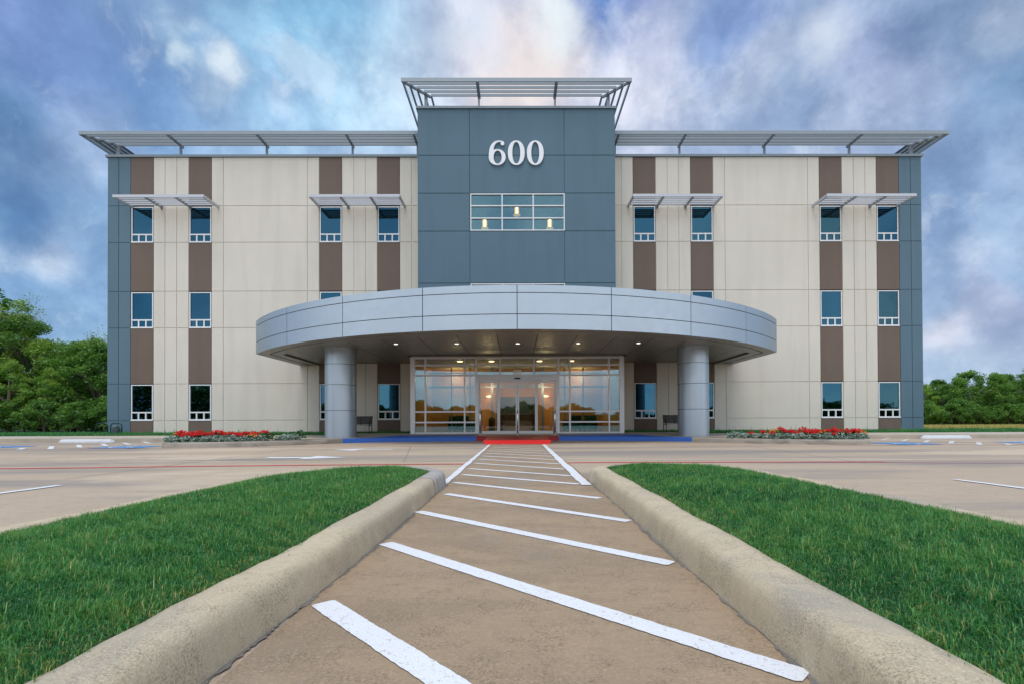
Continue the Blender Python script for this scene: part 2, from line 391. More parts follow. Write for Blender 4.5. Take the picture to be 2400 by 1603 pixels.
# numerals 600, oldstyle serif, standing off the wall
def ell(cx, cz, a, b, n=72, p=2.0, a0=0):
    o = []
    for k in range(n):
        q = 2*math.pi*k/n+a0; c, s_ = math.cos(q), math.sin(q)
        o.append((cx+a*math.copysign(abs(c)**(2/p), c), cz+b*math.copysign(abs(s_)**(2/p), s_)))
    return o
def ring_plate(m, outer, inner, y0, y1):
    n = len(outer)
    for y, fl in ((y0, 0), (y1, 1)):
        m.strip([(x, y, z) for x, z in outer+outer[:1]], [(x, y, z) for x, z in inner+inner[:1]])
    for L in (outer, inner):
        m.strip([(x, y0, z) for x, z in L+L[:1]], [(x, y1, z) for x, z in L+L[:1]])
def zero(cx):
    m = MB(); ring_plate(m, ell(cx, 14.0, .415, .605, p=2.15), ell(cx, 14.0, .195, .535, p=2.1), TY-.09, TY-.04); return m
def six(cx):
    m = MB(); c = 14.0
    ring_plate(m, ell(cx, c-.215, .415, .39, p=2.1), ell(cx+.02, c-.215, .20, .325, p=2.05), TY-.09, TY-.04)
    # stem: from the left of the bowl up and over to the terminal
    Lo = [(-.415,-.28),(-.41,-.02),(-.385,.16),(-.33,.33),(-.23,.475),(-.10,.565),(.05,.603),(.17,.60),(.27,.572),(.335,.535)]
    Li = [(-.20,-.28),(-.20,-.02),(-.188,.13),(-.16,.28),(-.11,.405),(-.03,.49),(.07,.535),(.155,.542),(.20,.525),(.225,.49)]
    A = [(cx+x, c+z) for x, z in Lo]; B = [(cx+x, c+z) for x, z in Li]
    y0, y1 = TY-.093, TY-.043
    for y in (y0, y1): m.strip([(x, y, z) for x, z in A], [(x, y, z) for x, z in B])
    for L in (A, B): m.strip([(x, y0, z) for x, z in L], [(x, y1, z) for x, z in L])
    m.plate(ell(cx+.26, c+.455, .092, .092, 24), TY-.096, TY-.046)
    return m
obj('numeral', six(-.945), M['numeral'], tower); obj('numeral', zero(-.005), M['numeral'], tower); obj('numeral', zero(.93), M['numeral'], tower)

# trellis on the tower
m = MB(); X = 5.5; Y = 24.2; z = 17.14
m.box(-X, X+.06, Y, Y+.05, z-.09, z+.09)
for sg in (-1, 1):
    c = .03; x0, x1 = sorted((sg*X+c, sg*(X-.06)+c)); m.box(x0, x1, Y+.05, 34, z-.09, z+.09)
    m.bar((sg*(X-.02)+c, Y+.03, z-.06), (sg*4.33+c, 25.42, z-.06), .09, .11)
for px in (-1.86, 1.94): m.box(px-.07, px+.07, Y+.05, 25.5, z-.12, z-.01)
o = obj('tower_trellis', m, M['grille'], bld); s = MB()
for k in range(1, 5):
    d = .30*k; s.bar((-X+d+.03, Y+d, z+.02), (X-d+.03, Y+d, z+.02), .03, .14)
    for sg in (-1, 1): s.bar((sg*(X-d)+.03, Y+d+.02, z+.02), (sg*(X-d)+.03, 34, z+.02), .10, .022, R(38*sg))
obj('slat', s, M['grille'], o)
for px, w in ((-4.5, .15), (-1.86, .08), (1.94, .08), (4.6, .15)):
    obj('post', MB().box(px-w/2, px+w/2, 25.22, 25.34, 16.335, z-.06), M['grille'], o)

# ------------------------------------------------------------------ curved canopy
CR, CYc, CX = 14.1, 30.46, 11.31
def arc(r, th): return (r*math.sin(th), CYc-r*math.cos(th))
def outline(o, n=96):
    r = CR-o; tm = math.asin((CX-o)/r)
    p = [arc(r, -tm+2*tm*k/n) for k in range(n+1)]
    return [(-(CX-o), FY-.01)] + p + [((CX-o), FY-.01)]
ZS = 3.75
zr = [ZS, 4.235, 4.925, 5.185]; tm = math.asin(CX/CR)
ths = [-tm, R(-38.6), R(-25.6), R(-12.75), 0, R(12.75), R(25.6), R(38.6), tm]
fa = MB()
def curved_panel(m, a, b, z0, z1, r0, r1):
    n = max(4, int((b-a)*40)); A = [arc(r0, a+(b-a)*k/n) for k in range(n+1)]; B = [arc(r1, a+(b-a)*k/n) for k in range(n+1)]
    at = lambda L, zz: [(x, y, zz) for x, y in L]
    m.strip(at(A, z0), at(A, z1)); m.strip(at(A, z1), at(B, z1)); m.strip(at(B, z0), at(A, z0)); m.strip(at(B, z0), at(B, z1))
    for i in (0, -1): m.poly([(*A[i], z0), (*A[i], z1), (*B[i], z1), (*B[i], z0)])
gz = .012; ga = .012/CR
for i in range(8):
    for k in range(3):
        curved_panel(fa, ths[i]+ga, ths[i+1]-ga, zr[k]+(gz if k else 0), zr[k+1]-gz, CR, CR-.03)
for sg in (-1, 1):                                   # straight returns to the wall
    ye = CYc-math.sqrt(CR**2-CX**2)
    for k in range(3):
        x0, x1 = sorted((sg*CX, sg*(CX-.03))); fa.box(x0, x1, ye+.02, FY-.02, zr[k]+(gz if k else 0), zr[k+1]-gz)
canopy = obj('canopy', fa, M['silver'], bld, smooth=False)
bk = MB(); L = outline(.05); bk.strip([(x, y, ZS+.03) for x, y in L], [(x, y, 5.17) for x, y in L])
bk.poly([(x, y, 5.16) for x, y in L])
obj('canopy_core', bk, M['seam'], canopy)
rim = MB()
def ringflat(m, o0, o1, z, zd=0.0):
    A = outline(o0); B = outline(o1)
    m.strip([(x, y, z) for x, y in A], [(x, y, z+zd) for x, y in B])
ringflat(rim, .032, .50, ZS+.004); 
A = outline(.50); rim.strip([(x, y, ZS+.004) for x, y in A], [(x, y, ZS+.12) for x, y in A])
A = outline(.58); rim.strip([(x, y, ZS+.006) for x, y in A], [(x, y, ZS+.12) for x, y in A])
ringflat(rim, .58, 1.02, ZS+.006)
A = outline(1.02); rim.strip([(x, y, ZS+.006) for x, y in A], [(x, y, ZS+.14) for x, y in A])
obj('soffit_rim', rim, M['soffit'], canopy)
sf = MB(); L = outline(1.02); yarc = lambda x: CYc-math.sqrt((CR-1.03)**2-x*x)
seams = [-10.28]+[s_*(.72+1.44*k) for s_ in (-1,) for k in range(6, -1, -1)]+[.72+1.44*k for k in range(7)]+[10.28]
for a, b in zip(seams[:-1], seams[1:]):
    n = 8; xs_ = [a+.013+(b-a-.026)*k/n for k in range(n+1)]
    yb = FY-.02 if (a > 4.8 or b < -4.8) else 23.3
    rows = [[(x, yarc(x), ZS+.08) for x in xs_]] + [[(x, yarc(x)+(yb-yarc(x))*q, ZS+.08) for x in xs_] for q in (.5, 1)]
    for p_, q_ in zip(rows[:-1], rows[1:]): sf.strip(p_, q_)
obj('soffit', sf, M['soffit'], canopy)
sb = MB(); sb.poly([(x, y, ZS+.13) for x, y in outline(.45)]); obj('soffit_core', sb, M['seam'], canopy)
dl = MB().lathe([(.075, ZS+.07), (.075, ZS+.077)], n=20)
dm = dl.mesh('downlight', M['glow_down'])
for x in (-4.75, -2.37, .02, 2.39, 4.76):
    d = link('downlight', dm, canopy, (x, 19.9, 0))
# columns: clad drums with thin joints
def col_mesh():
    m = MB(); r = .628; m.lathe([(r, .165), (r, 1.27), (r, 2.32), (r, 3.84)], n=96); return m.mesh('column', M['silver'], False)
cm = col_mesh(); cm.polygons.foreach_set('use_smooth', [True]*len(cm.polygons))
try: cm.set_sharp_from_angle(angle=R(40))
except Exception: pass
jr = MB()
jr.lathe([(.62, -.009), (.6295, -.009), (.6295, .009), (.62, .009)], n=72)
jm = jr.mesh('drum_joint', M['seam'])
for sg in (-1, 1):
    c_ = link('column', cm, bld, (sg*7.37, 21.25, 0)); [link('drum_joint', jm, c_, (0, 0, z), world=False) for z in (1.27, 2.32, 3.16)]

# ------------------------------------------------------------------ glazed entrance
SY = 23.2; z0, z1 = .25, 3.755
sfm = MB(); y0, y1 = SY, SY+.16
for a, b in ((-4.88, -4.68), (4.67, 4.88)): sfm.box(a, b, y0-.02, y1, z0, z1)
for a, b in ((-4.24,-4.17), (-2.45,-2.38), (2.36,2.44), (4.17,4.235)): sfm.box(a, b, y0+.004, y1, z0+.07, z1-.09)
for a, b in ((-.82,-.745), (.72,.80)): sfm.box(a, b, y0+.004, y1, 2.95, z1-.09)
for a, b in ((-1.925,-1.85), (1.85,1.925)): sfm.box(a, b, y0+.004, y1, 2.95, z1-.09)
sfm.box(-4.68, 4.67, y0, y1, z1-.09, z1)
for a, b in ((3.33, 3.40), (2.88, 2.95)): sfm.box(-4.68, 4.67, y0+.002, y1-.002, a, b)
for s_ in ((-4.68, -1.925), (1.925, 4.67)):
    for a, b in ((1.22, 1.29), (.74, .81)): sfm.box(*s_, y0+.006, y1-.004, a, b)
    sfm.box(*s_, y0, y1, z0, z0+.07)
for a, b in ((-1.925, -1.77), (1.77, 1.925)): sfm.box(a, b, y0-.03, y1, z0, 2.878)
sf_o = obj('storefront', sfm, M['alu'], bld)
pg = MB()
for a, b, c, d in ((-4.70,-1.90,.27,2.90), (1.90,4.70,.27,2.90), (-4.70,4.70,2.93,3.70)): pg.box(a, b, SY+.07, SY+.078, c, d)
obj('glass', pg, M['store_glass'], sf_o)
dh = MB(); dh.box(-1.768, 1.768, SY-.06, SY+.2, 2.68, 2.876)
hd = obj('door_header', dh, M['alu'], bld)
obj('threshold', MB().box(-1.768, 1.768, SY-.02, SY+.2, z0-.03, z0+.012), M['alu'], hd)
obj('motion_sensor', MB().box(-.14, .14, SY-.10, SY-.06, 2.725, 2.79), M['black'], hd)
def door_leaf(x0, x1, y):
    m = MB(); f = .075
    m.box(x0, x0+f, y, y+.05, .265, 2.675); m.box(x1-f, x1, y, y+.05, .265, 2.675)
    m.box(x0+f, x1-f, y, y+.05, 2.58, 2.675); m.box(x0+f, x1-f, y, y+.05, .265, .375)
    o = obj('sliding_door', m, M['alu'], bld)
    obj('pane', MB().box(x0+.05, x1-.05, y+.02, y+.028, .33, 2.62), M['door_glass'], o)
door_leaf(-1.765, -.86, SY+.08); door_leaf(.865, 1.765, SY+.08); door_leaf(-.87, -.005, SY+.0); door_leaf(.005, .875, SY+.0)
# small number on the transom glass
def dig(m, kind, cx, cz, h, y):
    w = h*.30; th = h*.17
    if kind == '0': ring_plate(m, ell(cx, cz, w, h/2, 28, 2.6), ell(cx, cz, w-th, h/2-th, 28, 2.4), y, y+.006)
    else:
        ring_plate(m, ell(cx, cz-h*.17, w, h*.33, 28, 2.4), ell(cx, cz-h*.17, w-th, h*.33-th, 28, 2.2), y, y+.006)
        Lo = [(-w, -h*.1), (-w, h*.15), (-w*.8, h*.36), (-w*.35, h*.48), (w*.2, h*.5), (w*.65, h*.43), (w*.95, h*.28)]
        Li = [(-w+th, -h*.1), (-w+th, h*.13), (-w*.42, h*.26), (-w*.15, h*.33), (w*.12, h*.34), (w*.3, h*.31), (w*.45, h*.22)]
        m.strip([(cx+x, y-.002, cz+z) for x, z in Lo], [(cx+x, y-.002, cz+z) for x, z in Li])
dn = MB()
for k, c in enumerate('600'): dig(dn, c, .003+(k-1)*.122, 3.06, .19, SY-.012)
obj('door_number', dn, M['numeral_grey'], sf_o)

# lobby: walls, floor, ceiling, inner partitions
lw = MB()
for sg in (-1, 1):
    x0, x1 = sorted((sg*4.86, sg*4.80)); lw.box(x0, x1, SY+.17, 30, .2, 3.75)
    x0, x1 = sorted((sg*4.8, sg*1.18)); lw.box(x0, x1, 28.6, 28.75, .2, 3.75)
    x0, x1 = sorted((sg*1.95, sg*1.80)); lw.box(x0, x1, 28.75, 33, .2, 3.75); obj('wall_lamp', MB().lathe([(.02, 2.17), (.14, 2.18), (.21, 2.215), (.12, 2.24), (.06, 2.26)], (sg*1.56, 28.36), 20), M['glow_ceiling'], bld)
    x0, x1 = sorted((sg*8.2, sg*1.95)); lw.box(x0, x1, 33, 33.1, .2, 3.75)
lw.box(-1.18, 1.18, 28.6, 28.75, 2.2, 3.75)
obj('back_wall', MB().box(-4.8, 4.8, 36.5, 36.6, .2, 3.75), M['slate'], bld)
obj('lobby_wall', lw, M['orange_wall'], bld)
obj('lobby_floor', MB().box(-4.85, 4.85, SY+.2, 37, .13, .245), M['lobby_floor'], bld)
obj('lobby_ceiling', MB().box(-4.85, 4.85, SY+.17, 37, 3.72, 3.86), M['ceiling'], bld)
ip = MB()
for sg in (-1, 1):
    for x in (3.55, 2.55): ip.box(sg*x-.035, sg*x+.035, 27.4, 27.5, .245, 3.7)
    x0, x1 = sorted((sg*4.8, sg*1.4)); ip.box(x0, x1, 27.41, 27.49, 2.62, 2.70); ip.box(x0, x1, 27.41, 27.49, 3.38, 3.44)
    ip.box(sg*1.36-.07, sg*1.36+.07, 27.35, 27.5, .245, 3.7)
ip.box(-1.29, 1.29, 27.36, 27.49, 2.62, 2.8)
obj('inner_door_frame', ip, M['coping'], bld)
cl = MB().lathe([(.13, 3.700), (.13, 3.716)], n=20).mesh('ceiling_light', M['glow_warm'])
for x in (-2.78, -1.25, 1.08, 2.62): link('ceiling_light', cl, bld, (x, 24.6, 0))
cl2 = MB().lathe([(.34, 3.655), (.34, 3.715)], n=24).mesh('ceiling_light', M['glow_ceiling'])
for x, y in ((0, 32.5), (0, 35)): link('ceiling_light', cl2, bld, (x, y, 0))

for x, y, z, e in ((-1.5, 26.6, 2.6, 42), (1.5, 26.6, 2.6, 42), (0, 32.5, 3.3, 32), (0, 35, 3.3, 25), (-3.4, 27.9, 3.2, 35), (3.4, 27.9, 3.2, 35)):
    li = bpy.data.lights.new('lobby_lamp', 'POINT'); li.energy = e; li.color = (1, .74, .42); li.shadow_soft_size = .25
    lo = bpy.data.objects.new('lobby_lamp', li); C.objects.link(lo); lo.location = (x, y, z)
# ------------------------------------------------------------------ ground, drive, pavements
def sheet(name, x0, x1, y0, y1, z, mat, parent=None):
    return structure(obj(name, MB().add([(x0,y0,z),(x1,y0,z),(x1,y1,z),(x0,y1,z)], [(0,1,2,3)]), mat, parent))
sheet('ground', -900, 900, -900, 900, -.05, M['turf'])
drive = sheet('driveway', -90, 90, -75, 21.45, 0, M['drive'])
sheet('walkway', -.88, .89, -4, 6.25, .004, M['walk'])
obj_cw = sheet('crosswalk', -.96, .93, 6.255, 17.5, .004, M['walk'])
def zs(y): return .165 + min(.10, max(0, y-21.0)*.034)
KP = [(-11.28,16.35),(-11.2,16.06),(-10.9,15.96),(-10.0,16.08),(-9.2,16.42),(-8.4,16.98),(-7.6,17.85),(-6.9,18.7),(-6.2,19.4),(-5.2,20.05),(-4,20.5),(-2.6,20.8),(-1.2,20.93),(0,20.96)]
KP = KP + [(-x, y) for x, y in KP[-2::-1]]
def catmull(P, n=6):
    o = []
    for i in range(len(P)-1):
        p0, p1, p2, p3 = P[max(i-1,0)], P[i], P[i+1], P[min(i+2,len(P)-1)]
        for k in range(n):
            t_ = k/n
            o.append(tuple(.5*((2*b)+(-a+c)*t_+(2*a-5*b+4*c-d)*t_**2+(-a+3*b-3*c+d)*t_**3) for a, b, c, d in zip(p0, p1, p2, p3)))
    return o+[P[-1]]
KL = catmull(KP)
def kerbY(x):
    for a, b in zip(KL[:-1], KL[1:]):
        if min(a[0], b[0]) <= x <= max(a[0], b[0]) and abs(b[0]-a[0]) > 1e-6: return a[1]+(b[1]-a[1])*(x-a[0])/(b[0]-a[0])
    return 16.3
def sweep(m, path, prof, left=1):
    """path of (x,y); prof of (offset to the left of travel, z)"""
    n = len(path); rows = []
    for i, p in enumerate(path):
        a, b = path[max(i-1,0)], path[min(i+1,n-1)]; dx, dy = b[0]-a[0], b[1]-a[1]; q = math.hypot(dx, dy) or 1
        nx, ny = -dy/q*left, dx/q*left
        rows.append([(p[0]+nx*d, p[1]+ny*d, z) for d, z in prof])
    k = len(prof); vs = [v for r_ in rows for v in r_]
    fs = [(i*k+j, i*k+j+1, (i+1)*k+j+1, (i+1)*k+j) for i in range(n-1) for j in range(k-1)]
    fs += [tuple(range(k)), tuple((n-1)*k+j for j in range(k-1, -1, -1))]
    return m.add(vs, fs)
BKP = [(0,0),(.012,.12),(.03,.16),(.06,.172),(.16,.174),(.165,.10)]
def seg(x0, x1): return [(x0, kerbY(x0))]+[p for p in KL if x0 < p[0] < x1 and p[1] > 16 - 1]+[(x1, kerbY(x1))]
# the kerb in plain and painted lengths
plainL = [(-11.3, 20.9), (-11.3, 18.5)] + [p for p in KL if p[0] < -6.55] + [(-6.55, kerbY(-6.55))]
structure(obj('kerb', sweep(MB(), plainL, BKP), M['bedkerb'], smooth=False))
structure(obj('kerb', sweep(MB(), [(-x, y) for x, y in plainL], BKP, -1), M['bedkerb']))
blue = [(-6.55, kerbY(-6.55))]+[p for p in KL if -6.55 < p[0] < -1.70]+[(-1.70, kerbY(-1.7))]
pk = obj('painted_kerb', sweep(MB(), blue, BKP), M['blue']); structure(pk)
pk2 = structure(obj('painted_kerb', sweep(MB(), [(-x, y) for x, y in blue], BKP, -1), M['blue']))
redp = [(-1.69, kerbY(-1.69))]+[p for p in KL if -1.69 < p[0] < 1.69]+[(1.69, kerbY(1.69))]
structure(obj('painted_kerb', sweep(MB(), redp, BKP), M['darkred']))
# the pavement behind it, gently rising to the door
pv = MB(); xs_ = sorted({round(-11.27+.2*k, 3) for k in range(114)})
NR = 8
def back(x): return 23.0 if abs(x) > 8.6 else 24.55
for x0, x1 in zip(xs_[:-1], xs_[1:]):
    A = []; B = []
    for L, x in ((A, x0), (B, x1)):
        f = kerbY(max(-11.2, min(11.2, x)))+.14; e = back((x0+x1)/2)
        for k in range(NR+1):
            y = f+(e-f)*k/NR; L.append((x, y, zs(y)))
    pv.strip(A, B)
for sg in (-1, 1):
    pv.add([(sg*11.27,21.4,.165),(sg*90,21.4,.165),(sg*90,23.0,zs(23)),(sg*11.27,23.0,zs(23))], [(0,1,2,3)])
    pv.add([(sg*13.9,21.42,0),(sg*90,21.42,0),(sg*90,21.4,.165),(sg*13.9,21.4,.165)], [(0,1,2,3)])
    pv.add([(sg*11.27,19.7,.005),(sg*13.0,19.7,.005),(sg*13.9,21.4,.165),(sg*11.27,21.4,.165)], [(0,1,2,3)])
    pv.add([(sg*13.0,19.7,.005),(sg*13.9,21.4,.165),(sg*13.92,21.4,0)], [(0,1,2)])
pave = structure(obj('pavement', pv, M['pave']))
pt = MB()
for sg in (-1, 1):
    bx = [-6.4+ .2*k for k in range(24)]
    F = []; Bk = []
    for x in bx:
        f = kerbY(x)+.15; F.append((sg*-x*-1, f, zs(f)+.006))
        e = max(f+.02, min(22.35, f+.25+(x+6.4)*1.6)); Bk.append((sg*-x*-1, e, zs(e)+.006))
    pt.strip(F, Bk)
obj('kerb_paint', pt, M['blue'], pave)
# red ramp built out over the gutter
rp = MB(); rp.add([(-1.16,17.55,.004),(1.13,17.55,.004),(1.17,17.75,.135),(-1.20,17.75,.135)], [(0,1,2,3)])
rp.add([(-1.20,17.75,.135),(1.17,17.75,.135),(1.17,20.97,.168),(-1.20,20.97,.168)], [(0,1,2,3)])
for sg, a in ((-1, -1.20), (1, 1.17)): rp.add([(a,17.75,.135),(a,20.97,.168),(a+sg*.05,20.97,.002),(a-sg*.04,17.55,.002)], [(0,1,2,3)])
ramp_ = structure(obj('kerb_ramp', rp, M['red']))
rt = MB(); rt.add([(-1.18,18.05,.1445),(1.15,18.05,.1445),(1.15,20.95,.174),(-1.18,20.95,.174)], [(0,1,2,3)])
rt.add([(-1.69,21.12,zs(21.12)+.012),(1.69,21.12,zs(21.12)+.012),(1.69,21.85,zs(21.85)+.012),(-1.69,21.85,zs(21.85)+.012)], [(0,1,2,3)])
obj('ramp_paint', rt, M['darkred'], ramp_)

# grass verge against the building, paths and fields beyond
vg = MB()
for sg in (-1, 1):
    vg.add([(sg*8.6,22.98,zs(23)+.01),(sg*90,22.98,zs(23)+.01),(sg*90,29,.27),(sg*8.6,29,.27)], [(0,1,2,3)])
    vg.add([(sg*4.9,24.53,.27),(sg*8.6,24.53,.27),(sg*8.6,26.6,.275),(sg*4.9,26.6,.275)], [(0,1,2,3)])
structure(obj('verge', vg, M['turf']))
pa = MB()
for sg in (-1, 1): pa.add([(sg*21.5,28.98,.274),(sg*150,28.98,.274),(sg*150,30.6,.274),(sg*21.5,30.6,.274)], [(0,1,2,3)])
structure(obj('path', pa, M['pave']))
fd = MB().add([(21.5,30.6,.25),(240,30.6,.25),(240,90,.25),(21.5,90,.25)], [(0,1,2,3)])
structure(obj('field', fd, M['dry']))
wf = MB().add([(-240,30.6,.24),(-21.5,30.6,.24),(-21.5,120,.24),(-240,120,.24)], [(0,1,2,3)])
structure(obj('woodland_floor', wf, M['wood_floor']))

# ------------------------------------------------------------------ painted markings
def ragged(a, b, w, n=40, amp=.008, seed=0, taper=0.0):
    """paint stripe from a to b with slightly ragged edges, as polygon points"""
    r_ = random.Random(seed); ax, ay = a; bx, by = b; L = math.hypot(bx-ax, by-ay); ux, uy = (bx-ax)/L, (by-ay)/L
    A = []; B = []; j1 = j2 = 0
    for k in range(n+1):
        q = k/n*L; j1 = .6*j1+r_.uniform(-amp, amp); j2 = .6*j2+r_.uniform(-amp, amp)
        e = taper*(1 if k in (0, n) else 0)
        A.append((ax+ux*q-uy*(w/2+j1-e), ay+uy*q+ux*(w/2+j1-e), 0)); B.append((ax+ux*q+uy*(w/2+j2-e), ay+uy*q-ux*(w/2+j2-e), 0))
    return A, B
def stripe(name, a, b, w, mat, z=.008, **k):
    A, B = ragged(a, b, w, **k); lift = lambda L: [(x, y, z) for x, y, _ in L]
    o = obj(name, MB().strip(lift(A), lift(B)), mat, drive); return o
ST = [(-.82,2.12,.62,.56),(-.83,3.16,.83,1.48),(-.85,4.29,.80,2.67),(-.76,5.34,.83,3.82),(-.80,6.36,.80,4.98),(-.80,7.32,.73,6.13),(-.80,8.28,.73,7.08),
      (-.80,9.38,.74,8.10),(-.80,10.42,.75,9.12),(-.80,11.42,.75,10.15),(-.80,12.45,.75,11.18),(-.80,13.48,.75,12.2),(-.80,14.5,.75,13.22),(-.80,15.52,.75,14.25),(-.80,16.54,.75,15.3),(-.55,17.3,.75,16.35)]
for i, (a, b, c, d) in enumerate(ST): stripe('crosswalk_stripe', (a, b), (c, d), .098, M['white'], seed=i, n=150, amp=.0019, taper=.012)
stripe('crosswalk_edge', (-.905, 6.08), (-.945, 17.3), .085, M['white'], z=.012, seed=50, n=80)
stripe('crosswalk_edge', (.805, 6.0), (.87, 17.2), .12, M['white'], z=.012, seed=51, n=80)
for sg, s_ in ((-1, 60), (1, 61)):
    stripe('hatch_line', (sg*.98, 16.0), (sg*4.6, 19.2), .07, M['white_worn'], seed=s_)
    for k in range(6): stripe('hatch_line', (sg*(1.02+.0*k), 16.5+.55*k), (sg*(1.45+.62*k), 16.5+.55*k), .06, M['white_worn'], seed=70+k, n=12)
def polyline(name, P, w, mat, z=.006):
    A = []; B = []
    for i, p in enumerate(P):
        a, b = P[max(i-1,0)], P[min(i+1,len(P)-1)]; dx, dy = b[0]-a[0], b[1]-a[1]; q = math.hypot(dx, dy)
        A.append((p[0]-dy/q*w/2, p[1]+dx/q*w/2, z)); B.append((p[0]+dy/q*w/2, p[1]-dx/q*w/2, z))
    return obj(name, MB().strip(A, B), mat, drive)
polyline('red_line', catmull([(-60,7.4),(-20,8.2),(-8.8,8.72),(-6.2,8.95),(-3.2,9.17),(-.97,9.25)], 8), .125, M['redline'])
polyline('red_line', catmull([(.92,9.42),(3.5,9.40),(6.2,9.25),(6.7,9.22)], 6), .125, M['redline'])
polyline('red_line', catmull([(6.7,9.22),(8.9,8.92),(20,8.2),(60,7.2)], 8), .125, M['redworn'])
polyline('red_line', catmull([(-60,15.6),(-16,15.78),(-12,15.74),(-9.5,15.86),(-7.5,16.2),(-4.5,16.3)], 6), .09, M['redworn'])
polyline('red_line', catmull([(4.5,15.9),(8,15.72),(12,15.68),(16,15.66),(60,15.2)], 6), .09, M['redworn'])
def flat(name, pts, mat, z=.008): return obj(name, MB().poly([(x, y, z) for x, y in pts]), mat, drive)
flat('direction_arrow', [(-5.45,10.96),(-4.60,10.98),(-4.62,10.62),(-3.74,11.15),(-4.60,11.66),(-4.60,11.30),(-5.50,11.32)], M['white'])
flat('direction_arrow', [(-3.57,14.66),(-4.48,14.66),(-4.46,14.98),(-5.24,14.38),(-4.44,13.78),(-4.46,14.34),(-3.57,14.32)], M['white'])
flat('direction_arrow', [(5.45,14.1),(4.60,14.12),(4.62,13.78),(3.74,14.3),(4.60,14.82),(4.60,14.46),(5.50,14.46)], M['white_worn']) if False else None
stripe('lane_line', (-5.72, -2), (-5.63, 6.28), .10, M['white'], seed=80, n=40)
stripe('lane_line', (5.55, 6.42), (5.66, -2), .10, M['white'], seed=81, n=40)
flat_hatch = []
# parking bays each side: bay lines, hatched aisle, blue symbol panels
for sg in (-1, 1):
    for x in (14.1, 16.12, 19.1, 22.1, 25.1): stripe('bay_line', (sg*x, 15.95), (sg*x, 20.6), .09, M['white_worn'], seed=int(x*7)+sg)
    stripe('bay_line', (sg*16.12, 21.2), (sg*19.1, 21.0), .09, M['white_worn'], seed=93)
    for k in range(-1, 5):
        y = 17.47+1.05*k; xa, ya, xb, yb = (16.0, y, 14.1, y-1.95) if k >= 0 else (15.85, 16.34, 14.9, 15.38)
        flat_hatch.append([(sg*xa, ya), (sg*(xa-.18), ya), (sg*xb, yb), (sg*(xb+.18), yb)])
    for cx_, cy_ in ((12.75, 16.7), (17.4, 17.1)):
        p_ = flat('accessible_symbol', [(sg*cx_-.72, cy_-.75), (sg*cx_+.72, cy_-.75), (sg*cx_+.72, cy_+.75), (sg*cx_-.72, cy_+.75)], M['adablue'])
        w_ = MB(); cx0 = sg*cx_; z = .012
        ring = lambda r_: [(cx0-.05+r_*math.cos(R(a)), cy_-.18+r_*math.sin(R(a)), z) for a in range(120, 391, 15)]
        w_.strip(ring(.36), ring(.27))
        w_.add([(cx0-.14,cy_+.30,z),(cx0-.04,cy_+.30,z),(cx0-.0,cy_-.02,z),(cx0-.10,cy_-.02,z)], [(0,1,2,3)])
        w_.add([(cx0+.0,cy_-.02,z),(cx0+.30,cy_-.02,z),(cx0+.42,cy_-.34,z),(cx0+.34,cy_-.38,z),(cx0+.24,cy_-.11,z),(cx0+.0,cy_-.11,z)], [(0,1,2,3,4,5)])
        w_.poly([(cx0-.10+.085*math.cos(R(a)), cy_+.45+.085*math.sin(R(a)), z) for a in range(0, 360, 24)])
        obj('wheelchair_emblem', w_, M['white'], p_)
for q in flat_hatch: flat('hatch_line', q, M['white'] if q[0][0] < 0 else M['white_worn'], .009)
# saw cut joints in the slab
jt = MB()
for (a, b) in (((-40,12.7),(-3.2,10.2)),((-2.2,9.8),(-3.4,16.2)),((8,4.9),(40,4.6)),((-8,5.2),(-40,5.0)),((6.2,9.0),(7.2,16)),((14,4),(15,15.6)),((-14,4),(-15,15.6)),((-6.2,7),(-6.6,15)),((-.96,12.6),(-40,12.8)),((.93,12.5),(40,12.4))):
    A, B = ragged(a, b, .014, 30, .003, 3); jt.strip([(x, y, .002) for x, y, _ in A], [(x, y, .002) for x, y, _ in B])
for y in (6.02,): 
    A, B = ragged((-.86, y), (.87, y-.04), .008, 30, .002, 4); jt.strip([(x, y_, .006) for x, y_, _ in A], [(x, y_, .006) for x, y_, _ in B])
obj('slab_joint', jt, M['gutter'], drive)

# ------------------------------------------------------------------ the two grassed kerb islands
def rounded(P, n=10):
    """P: list of (x, y, radius) -> polyline with rounded corners"""
    o = []
    for i, (x, y, r_) in enumerate(P):
        if r_ == 0 or i in (0, len(P)-1): o.append((x, y)); continue
        a = Vector(P[i-1][:2])-Vector((x, y)); b = Vector(P[i+1][:2])-Vector((x, y)); a.normalize(); b.normalize()
        p0 = Vector((x, y))+a*r_; p2 = Vector((x, y))+b*r_
        for k in range(n+1):
            t_ = k/n; q = p0*(1-t_)**2+Vector((x, y))*2*t_*(1-t_)+p2*t_*t_; o.append((q.x, q.y))
    d = [o[0]]
    for p in o[1:]:
        L = math.hypot(p[0]-d[-1][0], p[1]-d[-1][1])
        if L < 1e-4: continue
        n_ = max(1, int(L/.12)); s0 = d[-1]
        for k in range(1, n_+1): d.append((s0[0]+(p[0]-s0[0])*k/n_, s0[1]+(p[1]-s0[1])*k/n_))
    return d
IKP = [(0,-.01),(.006,.04),(.011,.085),(.017,.120),(.026,.145),(.042,.162),(.065,.171),(.10,.174),(.15,.175),(.19,.172),(.20,.14)]
ISL = {-1: [(-1.1,-6,0),(-.93,1.1,0),(-.874,2.5,0),(-.862,4.2,0),(-.862,6.35,.35),(-1.6,7.02,.5),(-2.97,6.1,.95),(-2.97,-6,0)],
        1: [(.80,-6,0),(.843,1.3,0),(.858,2.67,0),(.885,4.3,0),(.90,6.75,.30),(1.5,7.2,.4),(2.98,6.55,.7),(3.0,-6,0)]}
nz_ = random.Random(11)
inner = {}
